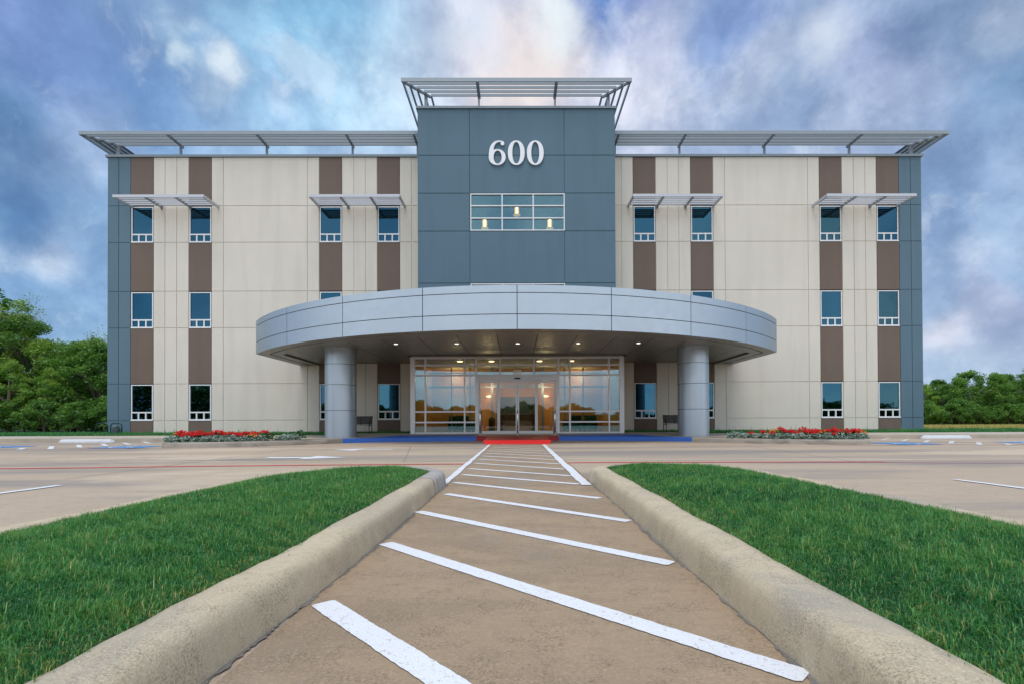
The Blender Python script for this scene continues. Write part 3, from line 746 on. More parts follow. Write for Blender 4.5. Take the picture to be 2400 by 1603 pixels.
for sg in (-1, 1):
    P = rounded(ISL[sg]); m = MB(); cut = [i for i, p in enumerate(P) if p[1] > 5.28][0] if sg == -1 else None
    if sg == -1:
        cut2 = [i for i, p in enumerate(P) if p[0] < -1.5][0]
        sweep(m, P[:cut+1], IKP, 1); sweep(m, P[cut2:], IKP, 1)
        m2 = MB(); sweep(m2, [(P[cut][0], P[cut][1]+.006)]+P[cut+1:cut2+1], [(a-.004, b+.003) for a, b in IKP], 1)
        m2.v = [(x+nz_.uniform(-.002,.002), y, z+nz_.uniform(-.002,.002)) for x, y, z in m2.v]
        structure(obj('kerb', m2, M['kerb_grey'], smooth=True))
    else: sweep(m, P, [(a*1.15, b) for a, b in IKP], -1)
    v = [(x+.0035*math.sin(x*41+y*23)+nz_.uniform(-.0012,.0012), y, z+.004*math.sin(y*5.1+sg)*(z > .1)+nz_.uniform(-.001,.001)) for x, y, z in m.v]; m.v = v
    k_ = obj('kerb', m, M['kerb'], smooth=True); structure(k_)
    # dirty joint along the foot
    g_ = MB(); r2 = random.Random(5+sg); A = []; B = []
    P2 = [p for p in P if abs(p[0]) < 1.2 and p[1] < 6.6]; j_ = 0; fine = []
    for a, b in zip(P2[:-1], P2[1:]): fine += [(a[0]+(b[0]-a[0])*k/8, a[1]+(b[1]-a[1])*k/8) for k in range(8)]
    for x, y in fine:
        j_ = .72*j_+r2.uniform(-.008, .008)
        A.append((x+sg*.01, y, .0065)); B.append((x-sg*max(.001, .016+j_+.008*math.sin(y*2.3)), y, .0065))
    g_.strip(A, B); obj('gutter_joint', g_, M['gutter'], k_)
    # inner outline = grass edge
    q = []
    for i, p in enumerate(P):
        a, b = P[max(i-1,0)], P[min(i+1,len(P)-1)]; dx, dy = b[0]-a[0], b[1]-a[1]; L = math.hypot(dx, dy) or 1
        s_ = -1 if sg == 1 else 1
        w_k = .19 if sg == -1 else .218
        q.append((p[0]-dy/L*w_k*s_, p[1]+dx/L*w_k*s_))
    inner[sg] = q
# ------------------------------------------------------------------ grass
nr = np.random.default_rng(3)
def inside(pts, poly):
    x, y = pts[:, 0], pts[:, 1]; P = np.array(poly); c = np.zeros(len(x), bool); j = len(P)-1
    for i in range(len(P)):
        xi, yi, xj, yj = P[i, 0], P[i, 1], P[j, 0], P[j, 1]
        m = ((yi > y) != (yj > y)) & (x < (xj-xi)*(y-yi)/(yj-yi+1e-12)+xi); c ^= m; j = i
    return c
def edge_dist(pts, poly, step=1):
    P = np.array(poly)[::step]; d = np.full(len(pts), 9.0)
    for i in range(0, len(P)):
        d = np.minimum(d, np.hypot(pts[:, 0]-P[i, 0], pts[:, 1]-P[i, 1]))
    return d
def smoothnoise(x, y, f, seed):
    r_ = np.random.default_rng(seed); s = 0
    for k in range(7):
        a, b, c = r_.uniform(-1, 1, 3); s = s+np.sin(f*(x*a*1.7+y*b*1.7)*(1+.35*k)+c*9)/(1+.25*k)
    return s/3.6
def blade_mesh(name, pts, z, L, w, lean, mat, hue):
    n = len(pts); az = nr.uniform(0, 2*np.pi, n); dx, dy = np.cos(az), np.sin(az); wx, wy = -dy*w/2, dx*w/2
    L = np.asarray(L); ln = lean
    hz1 = L*.55; hx1 = L*.18*ln; hz2 = L*np.sqrt(np.clip(1-(.8*ln)**2, .08, 1)); hx2 = L*.85*ln
    v = np.empty((n, 5, 3), np.float32)
    v[:, 0] = np.stack([pts[:, 0]-wx, pts[:, 1]-wy, z], 1); v[:, 1] = np.stack([pts[:, 0]+wx, pts[:, 1]+wy, z], 1)
    c1 = np.stack([pts[:, 0]+dx*hx1, pts[:, 1]+dy*hx1, z+hz1], 1); o = np.stack([wx*.8, wy*.8, 0*wx], 1)
    v[:, 2] = c1+o; v[:, 3] = c1-o; v[:, 4] = np.stack([pts[:, 0]+dx*hx2, pts[:, 1]+dy*hx2, z+np.minimum(hz2, L)], 1)
    me = bpy.data.meshes.new(name); me.vertices.add(n*5); me.vertices.foreach_set('co', v.ravel())
    base = np.arange(n, dtype=np.int32)[:, None]*5
    lp = (base+np.array([0,1,2,3,3,2,4], np.int32)).ravel(); me.loops.add(len(lp)); me.loops.foreach_set('vertex_index', lp)
    me.polygons.add(2*n); st = (np.arange(n, dtype=np.int32)[:, None]*7+np.array([0,4], np.int32)).ravel()
    me.polygons.foreach_set('loop_start', st); me.update(calc_edges=True)
    at = me.attributes.new('hue', 'FLOAT', 'POINT'); at.data.foreach_set('value', np.repeat(hue, 5).astype(np.float32))
    me.materials.append(mat); return me
def dome(d): return .165+.055*np.clip(d/.5, 0, 1)**.8
for sg in (-1, 1):
    poly = inner[sg]
    # turf under the blades
    gx = np.linspace(min(p[0] for p in poly), max(p[0] for p in poly), 30); gy = np.linspace(-5.9, 7.2, 150)
    X, Y = np.meshgrid(gx, gy); pt_ = np.stack([X.ravel(), Y.ravel()], 1)
    ins = inside(pt_, poly); d = edge_dist(pt_, poly); z = dome(np.where(ins, d, 0))-.03-np.where(ins, 0, .05)
    m = MB(); m.v = [(float(a), float(b), float(c)) for (a, b), c in zip(pt_, z)]
    nx_ = 30; keep = (ins | (d < .16)).reshape(150, 30)
    m.f = [(j*nx_+i, j*nx_+i+1, (j+1)*nx_+i+1, (j+1)*nx_+i) for j in range(149) for i in range(29) if keep[j, i] and keep[j+1, i] and keep[j, i+1] and keep[j+1, i+1]]
    structure(obj('island_turf', m, M['turf']))
    bl = []
    for y0, y1, den in ((-1.5, .6, 2500), (.6, 2.6, 40000), (2.6, 4.2, 26000), (4.2, 7.2, 16000)):
        n = int(den*(y1-y0)*2.1); q = np.stack([nr.uniform(min(p[0] for p in poly)-.03, max(p[0] for p in poly)+.03, n), nr.uniform(y0, y1, n)], 1); bl.append(q)
    q = np.concatenate(bl); ins = inside(q, poly); q = q[ins]; q = q+nr.normal(0, .016, q.shape)
    d = edge_dist(q, poly); n = len(q)
    # thinner towards the walkway kerb, ragged tufts
    cl = smoothnoise(q[:, 0], q[:, 1], 7, 5+sg); c2 = smoothnoise(q[:, 0], q[:, 1], 22, 9+sg)
    keep = nr.uniform(0, 1, n) < np.clip(.55+.9*d/.12, 0, 1)*np.clip(.85+.35*c2, .45, 1); q, d, cl, c2 = q[keep], d[keep], cl[keep], c2[keep]; n = len(q)
    L = nr.gamma(7, .0040, n)*(1+.42*cl+.45*c2)*np.where(q[:, 1] < 3, .85, 1)*np.clip(.7+d, .7, 1.05); L = np.clip(L, .012, .075)
    lean = np.clip(nr.beta(2.4, 1.8, n)*1.18, .05, 1.15)
    dry = np.clip(.012+.10*np.clip(c2*1.4-.3, 0, 1)+.55*np.exp(-d/.07)*np.clip(.5+.6*smoothnoise(q[:, 0], q[:, 1], 4, 21), 0, 1)+.06*np.clip(c2, 0, 1), 0, .6)
    c3 = smoothnoise(q[:, 0], q[:, 1], 3.1, 40+sg); hue = np.clip(.38+.22*cl+.18*c2+.22*c3+nr.normal(0, .17, n), 0, .70); stray = nr.uniform(0, 1, n) < .05; L = np.where(stray, L*1.6, L); lean = np.where(stray, nr.uniform(.9, 1.15, n), lean); hue = np.where(stray, nr.uniform(.58, .80, n), hue)
    isdry = nr.uniform(0, 1, n) < dry; hue = np.where(isdry, nr.uniform(.76, 1, n), hue)
    w = nr.uniform(.0018, .0034, n)*np.where(q[:, 1] > 3.5, 1.35, 1)
    o = link('grass', blade_mesh('grass', q, dome(d)-.014, L, w, lean, M['grass'], hue))
    tag(o, ('short green lawn grass growing on the left kerbed island', 'short green lawn grass growing on the right kerbed island')[sg > 0], 'grass', kind='stuff')
# verge grass by the building
bl = []
for sg in (-1, 1):
    for x0, x1, y0, y1, n in ((8.6, 30, 22.98, 26.45, 42000), (4.95, 8.6, 24.5, 26.45, 6000), (21.4, 46, 26.4, 28.95, 16000), (30, 46, 22.98, 26.45, 12000)):
        bl.append(np.stack([sg*nr.uniform(x0, x1, n), nr.uniform(y0, y1, n)], 1))
q = np.concatenate(bl); n = len(q); cl = smoothnoise(q[:, 0], q[:, 1], 2, 31)
L = np.clip(nr.gamma(7, .011, n)*(1+.5*cl), .03, .17); tall = nr.uniform(0, 1, n) < .004; L = np.where(tall, nr.uniform(.18, .42, n), L)
zz = np.where(q[:, 1] < 24, .232, .25)
o = link('grass', blade_mesh('grass', q, zz, L, nr.uniform(.010, .02, n), np.clip(nr.beta(2, 2.6, n), .05, 1), M['grass'], np.clip(.38+.2*cl+nr.normal(0, .12, n), .05, .72)))
tag(o, 'strip of green grass along the foot of the building walls', 'grass', kind='stuff')
bl = np.stack([nr.uniform(21.6, 120, 60000), 30.7+58*nr.uniform(0, 1, 60000)**1.6], 1); n = len(bl)
o = link('dry_grass', blade_mesh('dry_grass', bl, np.full(n, .24), nr.uniform(.06, .16, n), nr.uniform(.02, .04, n), nr.uniform(.1, .9, n), M['grass'], nr.uniform(.80, 1, n)))
tag(o, 'straw coloured dry grass of the field in front of the right-hand trees', 'dry grass', kind='stuff')

# ------------------------------------------------------------------ trees
def leaf_mesh(name, cen, size, mat, hue, flat=.35):
    """one rhombus per leaf spray"""
    n = len(cen); a = nr.normal(0, 1, (n, 3)); a[:, 2] *= .6; a /= np.linalg.norm(a, axis=1)[:, None]
    b = nr.normal(0, 1, (n, 3)); b -= a*(a*b).sum(1)[:, None]; b /= np.linalg.norm(b, axis=1)[:, None]
    s = size[:, None]; v = np.stack([cen-a*s, cen+b*s*.45, cen+a*s, cen-b*s*.45], 1).astype(np.float32)
    me = bpy.data.meshes.new(name); me.vertices.add(n*4); me.vertices.foreach_set('co', v.ravel())
    me.loops.add(n*4); me.loops.foreach_set('vertex_index', np.arange(n*4, dtype=np.int32)); me.polygons.add(n)
    me.polygons.foreach_set('loop_start', np.arange(n, dtype=np.int32)*4); me.update(calc_edges=True)
    at = me.attributes.new('hue', 'FLOAT', 'POINT'); at.data.foreach_set('value', np.repeat(hue, 4).astype(np.float32))
    me.materials.append(mat); return me
def make_tree(seed, H, Rr, cb, nl, ls, hue0=.4, sparse=1.0):
    """tapered trunk with limbs; crown of leaf sprays clumped round the limb ends"""
    g = np.random.default_rng(seed); r_ = random.Random(seed)
    nc = int(46*sparse)+10; cc = []
    while len(cc) < nc:
        p = g.uniform(-1, 1, 3); rr = np.linalg.norm(p)
        if rr > 1 or rr < .35: continue
        zf = (p[2]+1)/2; wid = (.55+.55*math.sin(math.pi*min(1, zf*.9+.12)))
        cc.append((p[0]*Rr*wid*.9, p[1]*Rr*wid*.9, cb+(H-cb)*(.06+.88*zf)))
    cc = np.array(cc); cr = g.uniform(.16, .34, nc)*Rr
    idx = g.integers(0, nc, nl); off = g.normal(0, 1, (nl, 3)); off /= np.linalg.norm(off, axis=1)[:, None]
    off *= (g.uniform(0, 1, nl)**.45)[:, None]*cr[idx][:, None]; off[:, 2] *= .72
    cen = cc[idx]+off; ch = g.normal(0, .14, nc)
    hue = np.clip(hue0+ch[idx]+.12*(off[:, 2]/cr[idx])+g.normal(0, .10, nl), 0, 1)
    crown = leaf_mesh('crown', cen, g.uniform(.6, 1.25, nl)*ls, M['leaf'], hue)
    t_ = MB(); tr = .024*H+.03; bx, by = r_.uniform(-.3, .3), r_.uniform(-.3, .3)
    path = [(0,0,-.15),(bx*.2,by*.2,H*.22),(bx*.7,by*.5,H*.45),(bx,by,H*.72)]
    t_.tube(path, [tr*1.2, tr*.85, tr*.6, tr*.2], 8)
    for k in g.choice(nc, min(nc, 12), replace=False):
        e = cc[k]; s0 = r_.uniform(.22, .6)*H; s0 = min(s0, e[2]*.9); m_ = (e[0]*.45, e[1]*.45, s0+(e[2]-s0)*.62)
        t_.tube([(bx*s0/H, by*s0/H, s0), m_, tuple(e)], [tr*.42, tr*.26, tr*.07], 6)
    return crown, t_.mesh('trunk', M['bark'], True)
def bare_tree(seed, H):
    r_ = random.Random(seed); t_ = MB(); cen = []
    def grow(p, d, L, r0, k):
        q = p+d*L; t_.tube([p, p+d*L*.5+Vector((r_.uniform(-.04,.04),)*3)*L, q], [r0, r0*.85, r0*.65], 5, False)
        if k == 0: cen.append(q); return
        for _ in range(3):
            nd = (d+Vector((r_.uniform(-.55,.55), r_.uniform(-.55,.55), r_.uniform(.0,.35)))).normalized(); grow(q, nd, L*r_.uniform(.58,.8), r0*.6, k-1)
    grow(Vector((0,0,-.1)), Vector((0,0,1)), H*.32, .055, 5)
    cen = np.array([tuple(c) for c in cen]); cen = np.repeat(cen, 3, 0)+nr.normal(0, .16, (len(cen)*3, 3))
    return leaf_mesh('crown', cen, nr.uniform(.03, .09, len(cen)), M['leaf'], nr.uniform(.6, 1, len(cen))), t_.mesh('trunk', M['bark'], True)
KINDS = {'tall': make_tree(1, 10.6, 3.1, 3.2, 11000, .125, .45), 'mid': make_tree(2, 7.6, 2.5, 1.4, 10000, .115, .5),
         'pale': make_tree(3, 8.2, 2.3, 1.2, 8000, .105, .78, .9), 'dark': make_tree(4, 6.8, 2.5, .5, 10000, .115, .36), 'slim': make_tree(5, 6.2, 1.8, .9, 6500, .10, .58),
         'bush': make_tree(6, 2.6, 1.7, .05, 4500, .10, .38), 'bare': bare_tree(8, 8.6)}
def tree(kind, x, y, s, label, group=None, name='tree', rot=None):
    c_, t_ = KINDS[kind]; r0 = rnd.uniform(0, 6.28) if rot is None else rot
    o = thing(name, label, 'tree' if name == 'tree' else 'bush', (x, y, .2), r0, group); o.scale = (s, s, s*rnd.uniform(.96, 1.04))
    link('crown', c_, o, world=False); link('trunk', t_, o, world=False); return o
TG = 'trees of the wood left of the building'
tree('tall', -36.6, 35.6, 1.02, 'tallest broad-crowned tree, cut by the left edge of the photo', TG)
tree('bare', -35.0, 37.0, 1.30, 'thin tree with nearly bare upright twigs above the left wood', TG)
tree('pale', -34.0, 36.2, 1.0, 'pale fresh-green tree beside the tall tree at the left edge', TG)
tree('bare', -32.8, 39.5, 1.08, 'thin bare-twigged tree close to the left corner of the building', TG)
tree('mid', -31.9, 36.8, .90, 'rounded mid-green tree in the middle of the left wood', TG)
tree('dark', -29.2, 35.6, .96, 'dark green tree right against the left corner of the building', TG)
tree('slim', -30.9, 33.6, .74, 'small pale-trunked tree at the front of the left wood', TG)
tree('dark', -35.3, 33.9, .84, 'dark low-branched tree at the front of the left wood, under the tallest tree', TG)
tree('slim', -33.2, 33.4, .8, 'slender light green tree at the front of the left wood below the bare twigs', TG)
for x, y, s, k in ((-26.0,39,1.0,'mid'),(-31.5,40.5,.96,'mid'),(-34.8,41,1.05,'dark'),(-37.5,40,1.0,'mid'),(-40.2,37.2,1.1,'tall'),(-42.5,41,1.0,'pale'),(-25.5,36.2,.9,'dark'),(-28.5,43,1.02,'mid'),(-39.0,34.6,.95,'dark'),(-45.5,37.5,1.05,'mid'),(-33,45,1.1,'dark'),(-38,46,1.15,'mid')):
    tree(k, x, y, s, 'green tree standing in the depth of the wood left of the building', TG)
UG = 'bushes under the trees left of the building'
for k in range(15): tree('bush', -24.6-k*1.12+rnd.uniform(-.2,.2), 32.6+rnd.uniform(-.2,.9), rnd.uniform(.62,1.05), 'dark bush of the undergrowth along the edge of the left wood', UG, 'bush')
RG = 'trees of the wood right of the building'
tree('mid', 51.5, 66.5, .72, 'lowest tree of the right wood, nearest the right corner of the building', RG)
tree('pale', 54.2, 67.5, .74, 'light green tree second from the building in the right wood', RG)
tree('mid', 62.6, 66.2, .92, 'broad olive-green tree in the middle of the right wood', RG)
tree('tall', 71.2, 70.0, .76, 'tall tree at the right edge of the photo', RG)
for x, y, s, k in ((57.2,67.5,.86,'dark'),(59.8,68.5,.90,'mid'),(65.4,68.4,.98,'dark'),(68.2,67.0,.98,'mid'),(48.2,68.5,.72,'dark'),(45.5,69,.72,'mid'),(73.8,67,1.05,'mid'),(77,69,1.1,'dark'),(56,73,.95,'mid'),(61.5,74,1.05,'dark'),(67,75,1.1,'mid'),(51,73,.86,'dark'),(72.5,75,1.12,'dark'),(80.5,70,1.15,'mid')):
    tree(k, x, y, s, 'dark green tree in the dense row of the wood right of the building', RG)
for k in range(22): tree('bush', 45+k*1.75+rnd.uniform(-.4,.4), 64.4+rnd.uniform(-.3,.6), rnd.uniform(.9,1.3), 'dark bush along the foot of the right wood behind the dry field', 'bushes under the trees right of the building', 'bush')
def wood(name, label, x0, x1, y, d, h, n, s):
    g = np.random.default_rng(int(abs(x1)*3+y)); cx_ = g.uniform(x0, x1, n); hh = h*(.82+.10*np.sin(cx_*.7)+.08*np.sin(cx_*1.9+1))
    cen = np.stack([cx_, y+g.normal(0, d, n), .1+hh*g.uniform(0, 1, n)**.85], 1)
    tag(link(name, leaf_mesh(name, cen, g.uniform(.5, 1.1, n)*s, M['leaf'], np.clip(g.normal(.28, .14, n), 0, 1))), label, 'wood', kind='stuff')
wood('background_wood', 'deep dark wood behind the single trees left of the building', -66, -22, 51, 1.6, 6.2, 16000, .26)
wood('background_wood', 'deep dark wood behind the single trees right of the building', 40, 112, 80, 1.6, 6.0, 18000, .34)
wood('background_wood', 'dark undergrowth closing the foot of the right wood', 42, 100, 69.5, .8, 3.0, 15000, .26)
# the far wood behind the viewpoint, seen only as a reflection in the glass
g = np.random.default_rng(77); n = 60000
cx_ = g.uniform(-150, 150, n); hh = 4.2+.7*np.sin(cx_*.19)+.6*np.sin(cx_*.53+1)+.35*np.sin(cx_*1.7)+6.2*np.clip((-cx_-42)/30, 0, 1)-1.3*np.clip(cx_/20, 0, 1)+1.3*np.clip((cx_-50)/20, 0, 1)
cen = np.stack([cx_, -66+g.normal(0, 1.8, n), .1+hh*g.uniform(0, 1, n)**.8], 1)
tag(link('distant_wood', leaf_mesh('distant_wood', cen, g.uniform(.35, .75, n), M['leaf'], np.clip(g.normal(.25, .15, n), 0, 1))), 'far green wood across the car park, mirrored in the ground floor glass', 'wood', kind='stuff')
# ------------------------------------------------------------------ benches
def bench(label, x, side):
    b = thing('park_bench', label, 'bench', (x, 24.75, .255), 0, 'black benches under the canopy')
    W = 1.5
    s = MB()
    for k in range(6): s.box(-W/2, W/2, -.50+.075*k, -.445+.075*k, .40, .418)
    obj('seat', s, M['black'], b, world=False)
    r = MB()
    for k in range(8): z = .445+.047*k; y = -.03+.012*k; r.box(-W/2, W/2, y, y+.012, z, z+(.042 if k < 7 else .06))
    for xx in (-W/2+.12, -.2, .2, W/2-.12): r.bar((xx, -.012, .42), (xx, .085, .84), .03, .012)
    obj('backrest', r, M['black'], b, world=False)
    for sg in (-1, 1):
        X = sg*W/2
        l = MB(); l.tube([(X, -.50, 0), (X, -.50, .38), (X, -.50, .52), (X, -.47, .60), (X, -.40, .625), (X, -.30, .60), (X, -.10, .55), (X, -.02, .50)], .018, 8)
        obj('armrest', l, M['black'], b, world=False)
        q = MB(); q.tube([(X*.985, .0, 0), (X*.985, -.03, .40), (X*.985, .10, .86)], .018, 8); obj('leg', q, M['black'], b, world=False)
        obj('seat_rail', MB().bar((X*.97, -.50, .385), (X*.97, 0, .385), .03, .03), M['black'], b, world=False)
    return b
bench('black slatted metal bench under the canopy behind the left silver column', -7.82, -1)
bench('black slatted metal bench under the canopy behind the right silver column', 7.86, 1)

# bicycle hoops and a small service pedestal by the left corner
for k, (x0, x1, lab) in enumerate(((-21.0, -20.42, 'dark green bicycle hoop standing half beyond the left corner of the building'), (-20.35, -19.8, 'dark green bicycle hoop beside the grey-green pedestal, nearer the brown panels'))):
    h = MB(); w = x1-x0; pts = [(0,0,0)]+[(0,0,.40)]+[(.14-.14*math.cos(R(a)), 0, .40+.14*math.sin(R(a))) for a in range(15, 91, 15)]
    pts += [(w-.14+.14*math.sin(R(a)), 0, .40+.14*math.cos(R(a))) for a in range(0, 91, 15)]+[(w, 0, 0)]
    h.tube(pts, .026, 10)
    for xx in (0, w): h.lathe([(.06, -.01), (.06, .012)], (xx, 0), 14)
    o = link('bicycle_hoop', h.mesh('bicycle_hoop', M['rack'], True), None, (x0, 25.45+.1*k, .26)); tag(o, lab, 'bike rack', 'bicycle hoops by the left corner')
p_ = thing('service_pedestal', 'squat grey-green service pedestal with pale cap between the bicycle hoops', 'pedestal', (-20.22, 25.75, .25))
obj('body', MB().lathe([(.17, 0), (.17, .26), (.15, .29), (.10, .31)], n=18), M['utility'], p_, world=False)
o = obj('cap', MB().lathe([(.13, .31), (.14, .34), (.10, .40), (.04, .42)], n=18), M['utility'], p_, world=False)
obj('nameplate', MB().box(-.05, .05, -.145, -.06, .385, .42), M['utility_cap'], o, world=False)

# wheel stops
def wheel_stop(x, y, L, rz, label):
    n = 24; prof = [(-.10,0),(-.095,.05),(-.055,.125),(.055,.125),(.095,.05),(.10,0)]; r_ = random.Random(int(x*10)); v = []; f = []
    for i in range(n+1):
        q = -L/2+L*i/n; e = .55 if i in (0, n) else (.92 if i in (1, n-1) else 1)
        v += [(q+(.05 if i == 0 else -.05 if i == n else 0)*(b > .06), a*e+r_.uniform(-.003,.003), b*(e if b > .06 else 1)+r_.uniform(-.004,.004)*(b > 0)) for a, b in prof]
    k = len(prof)
    f = [(i*k+j, i*k+j+1, (i+1)*k+j+1, (i+1)*k+j) for i in range(n) for j in range(k-1)]+[tuple(range(k)), tuple(n*k+j for j in range(k-1, -1, -1))]
    o = obj('wheel_stop', MB().add(v, f), M['concrete_white'], None, loc=(x, y, .004), rotz=rz); tag(o, label, 'wheel stop', 'concrete wheel stops')
    o.scale = (1, 1.15, 1.15)
wheel_stop(-17.65, 20.95, 2.3, R(-3), 'chipped white concrete wheel stop in the bay left of the building entrance')
wheel_stop(17.95, 21.2, 2.0, R(-4), 'whitewashed concrete wheel stop in the bay right of the building entrance')

# guard rails at the sliding doors
for x, lab in ((-1.6, 'stainless guide rail at the left end of the sliding doors'), (0, 'stainless guide rail between the two middle sliding doors'), (1.6, 'stainless guide rail at the right end of the sliding doors')):
    m_ = MB(); m_.tube([(0, 0, 0), (0, 0, .92), (0, .05, 1.02), (0, .14, 1.06), (0, .42, 1.06), (0, .50, 1.02), (0, .55, .92), (0, .55, 0)], .034, 12)
    for yy in (0, .55): m_.lathe([(.07, .0), (.07, .012)], (0, yy), 16)
    tag(link('guide_rail', m_.mesh('guide_rail', M['steel'], True), None, (x, 21.75, .2)), lab, 'rail', 'stainless rails at the doors')

# flower beds
def bed(sg):
    so = MB(); A = []; B = []
    xs2 = [6.95+.15*k for k in range(29)]
    for x in xs2:
        f = kerbY(-x)+.15; A.append((sg*x, f, zs(f)+.008)); w = .95*min(1, (x-6.85)/.5)*min(1, (11.25-x)/.25+.25); B.append((sg*x, f+max(.05, w), zs(f)+.008))
    so.strip(A, B); structure(obj('planting_bed', so, M['soil']))
bed(-1); bed(1)
def plant_meshes(seed, kind):
    g_ = np.random.default_rng(seed)
    if kind == 'silver':
        n = 90; c = g_.normal(0, 1, (n, 3)); c /= np.linalg.norm(c, axis=1)[:, None]; c[:, 2] = abs(c[:, 2]); c *= (np.array([.17, .15, .20]))*(g_.uniform(.3, 1, n)**.5)[:, None]; c[:, 2] += .03
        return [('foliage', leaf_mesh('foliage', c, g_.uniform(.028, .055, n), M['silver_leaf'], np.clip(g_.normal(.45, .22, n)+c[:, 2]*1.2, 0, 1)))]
    n = 80; c = g_.normal(0, 1, (n, 3)); c /= np.linalg.norm(c, axis=1)[:, None]; c[:, 2] = abs(c[:, 2]); c *= np.array([.15, .13, .20])*(g_.uniform(.2, 1, n)**.5)[:, None]; c[:, 2] += .03
    fol = leaf_mesh('foliage', c, g_.uniform(.03, .055, n), M['green_leaf'], np.clip(g_.normal(.5, .2, n), 0, 1))
    if kind == 'green': return [('foliage', fol)]
    m_ = MB(); nb = 13 if kind == 'red' else 9
    for _ in range(nb):
        a = g_.uniform(0, 6.28); rr = .15*g_.uniform(0, 1)**.5; x, y = rr*math.cos(a), rr*math.sin(a)*.85; z = .20+.07*(1-rr/.16)+g_.uniform(-.03, .03); r1 = g_.uniform(.035, .052)
        for q in range(7):
            b = 6.28*q/7+a; zz = g_.uniform(-.012, .018)
            m_.add([(x, y, z+.012), (x+r1*.7*math.cos(b-.35), y+r1*.7*math.sin(b-.35), z+zz+.012), (x+r1*math.cos(b), y+r1*math.sin(b), z+zz-.01), (x+r1*.7*math.cos(b+.35), y+r1*.7*math.sin(b+.35), z+zz+.012)], [(0,1,2,3)])
        for q in range(5):
            b = 6.28*q/5; m_.add([(x, y, z), (x+r1*.55*math.cos(b-.5), y+r1*.55*math.sin(b-.5), z+.03), (x+r1*.5*math.cos(b), y+r1*.5*math.sin(b), z+.042), (x+r1*.55*math.cos(b+.5), y+r1*.55*math.sin(b+.5), z+.03)], [(0,1,2,3)])
    return [('foliage', fol), ('blossom', m_.mesh('blossom', M[kind+'_petal'], fix=False))]
PM = {k: [plant_meshes(s0+i, k) for i in range(3)] for k, s0 in (('silver', 40), ('red', 50), ('orange', 60), ('green', 70))}
NAMES = {'silver': ('dusty_miller', 'plant'), 'red': ('red_flower', 'flower'), 'orange': ('orange_flower', 'flower'), 'green': ('leafy_plant', 'plant')}
def plant(kind, ratio, off, s, side, extra=None):
    best = min((abs(x/(kerbY(-x)+.15+off)-ratio), x) for x in (6.6+.01*k for k in range(470)))[1]
    sg = -1 if side == 'left' else 1; y = kerbY(-best)+.16+off
    nm, cat = NAMES[kind]
    words = {'silver': 'low silver-grey foliage plant', 'red': 'bright red flowering plant', 'orange': 'small orange flowering plant', 'green': 'tall green leafy plant'}[kind]
    lab = extra or words+' in the flower bed '+side+' of the entrance'
    o = thing(nm, lab, cat, (sg*best, y, zs(y)), rnd.uniform(0, 6.28), {'silver': 'silver foliage plants', 'red': 'red flowers', 'orange': 'orange flowers', 'green': 'green plants'}[kind]+' in the '+side+' flower bed')
    o.scale = (s, s, s*rnd.uniform(.9, 1.1))
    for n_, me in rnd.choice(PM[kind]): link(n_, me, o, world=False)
fx = lambda px: (1212-(380+px/6.52))/1191
for px in (285, 345, 420, 470, 535, 590, 690, 745, 815, 865, 910, 960, 1075, 1120, 1165, 1225, 1290): plant('red', fx(px), .38+rnd.uniform(-.06, .14), rnd.uniform(1.0, 1.25), 'left')
for px in (320, 500, 560, 1180): plant('red', fx(px), .2, 1.0, 'left')
plant('red', fx(1420), .28, 1.2, 'left', 'red flowering plant second from the column in the left flower bed'); plant('red', fx(1570), .3, 1.15, 'left', 'red flowering plant nearest the column in the left flower bed')
for px in (240, 375, 650): plant('orange', fx(px), .45, 1.05, 'left')
plant('orange', fx(1375), .22, .9, 'left', 'orange flowering plant beside the second red one from the column, left bed')
for px in (85, 120, 165, 205, 265, 350, 395, 500, 540, 620, 660, 720, 790, 850, 930, 985, 1055, 1110, 1240, 1280, 1400, 1455, 1540, 1770, 1820, 1870, 1930, 1990, 2040): plant('silver', fx(px), .08+rnd.uniform(0, .10), rnd.uniform(.75, 1.1), 'left')
plant('green', fx(1670), .25, 1.35, 'left', 'green leafy plant beside the red flower nearest the column, left bed'); plant('green', fx(2115), .3, 1.45, 'left', 'tallest green leafy plant at the column end of the left flower bed')
gx_ = lambda px: (1600+px/2.6-1212)/1191
for px in (490, 600, 632, 655, 682, 735, 762, 790, 815, 838, 885, 905, 930, 975, 1010, 1055, 1078): plant('red', gx_(px), .36+rnd.uniform(-.06, .14), rnd.uniform(1.0, 1.25), 'right')
for px in (545, 700, 800, 920): plant('red', gx_(px), .2, .85, 'right')
plant('red', gx_(415), .25, .8, 'right', 'small red flowering plant nearest the column in the right flower bed')
for px in (562, 860, 1035): plant('orange', gx_(px), .42, 1.05, 'right')
plant('orange', gx_(1112), .2, .9, 'right', 'orange flowering plant at the outer end of the right flower bed')
for px in (290, 312, 335, 360, 385, 440, 465, 520, 560, 600, 640, 680, 722, 760, 800, 850, 890, 940, 990, 1030, 1068, 1100, 1125, 1138): plant('silver', gx_(px), .08+rnd.uniform(0, .10), rnd.uniform(.75, 1.1), 'right')

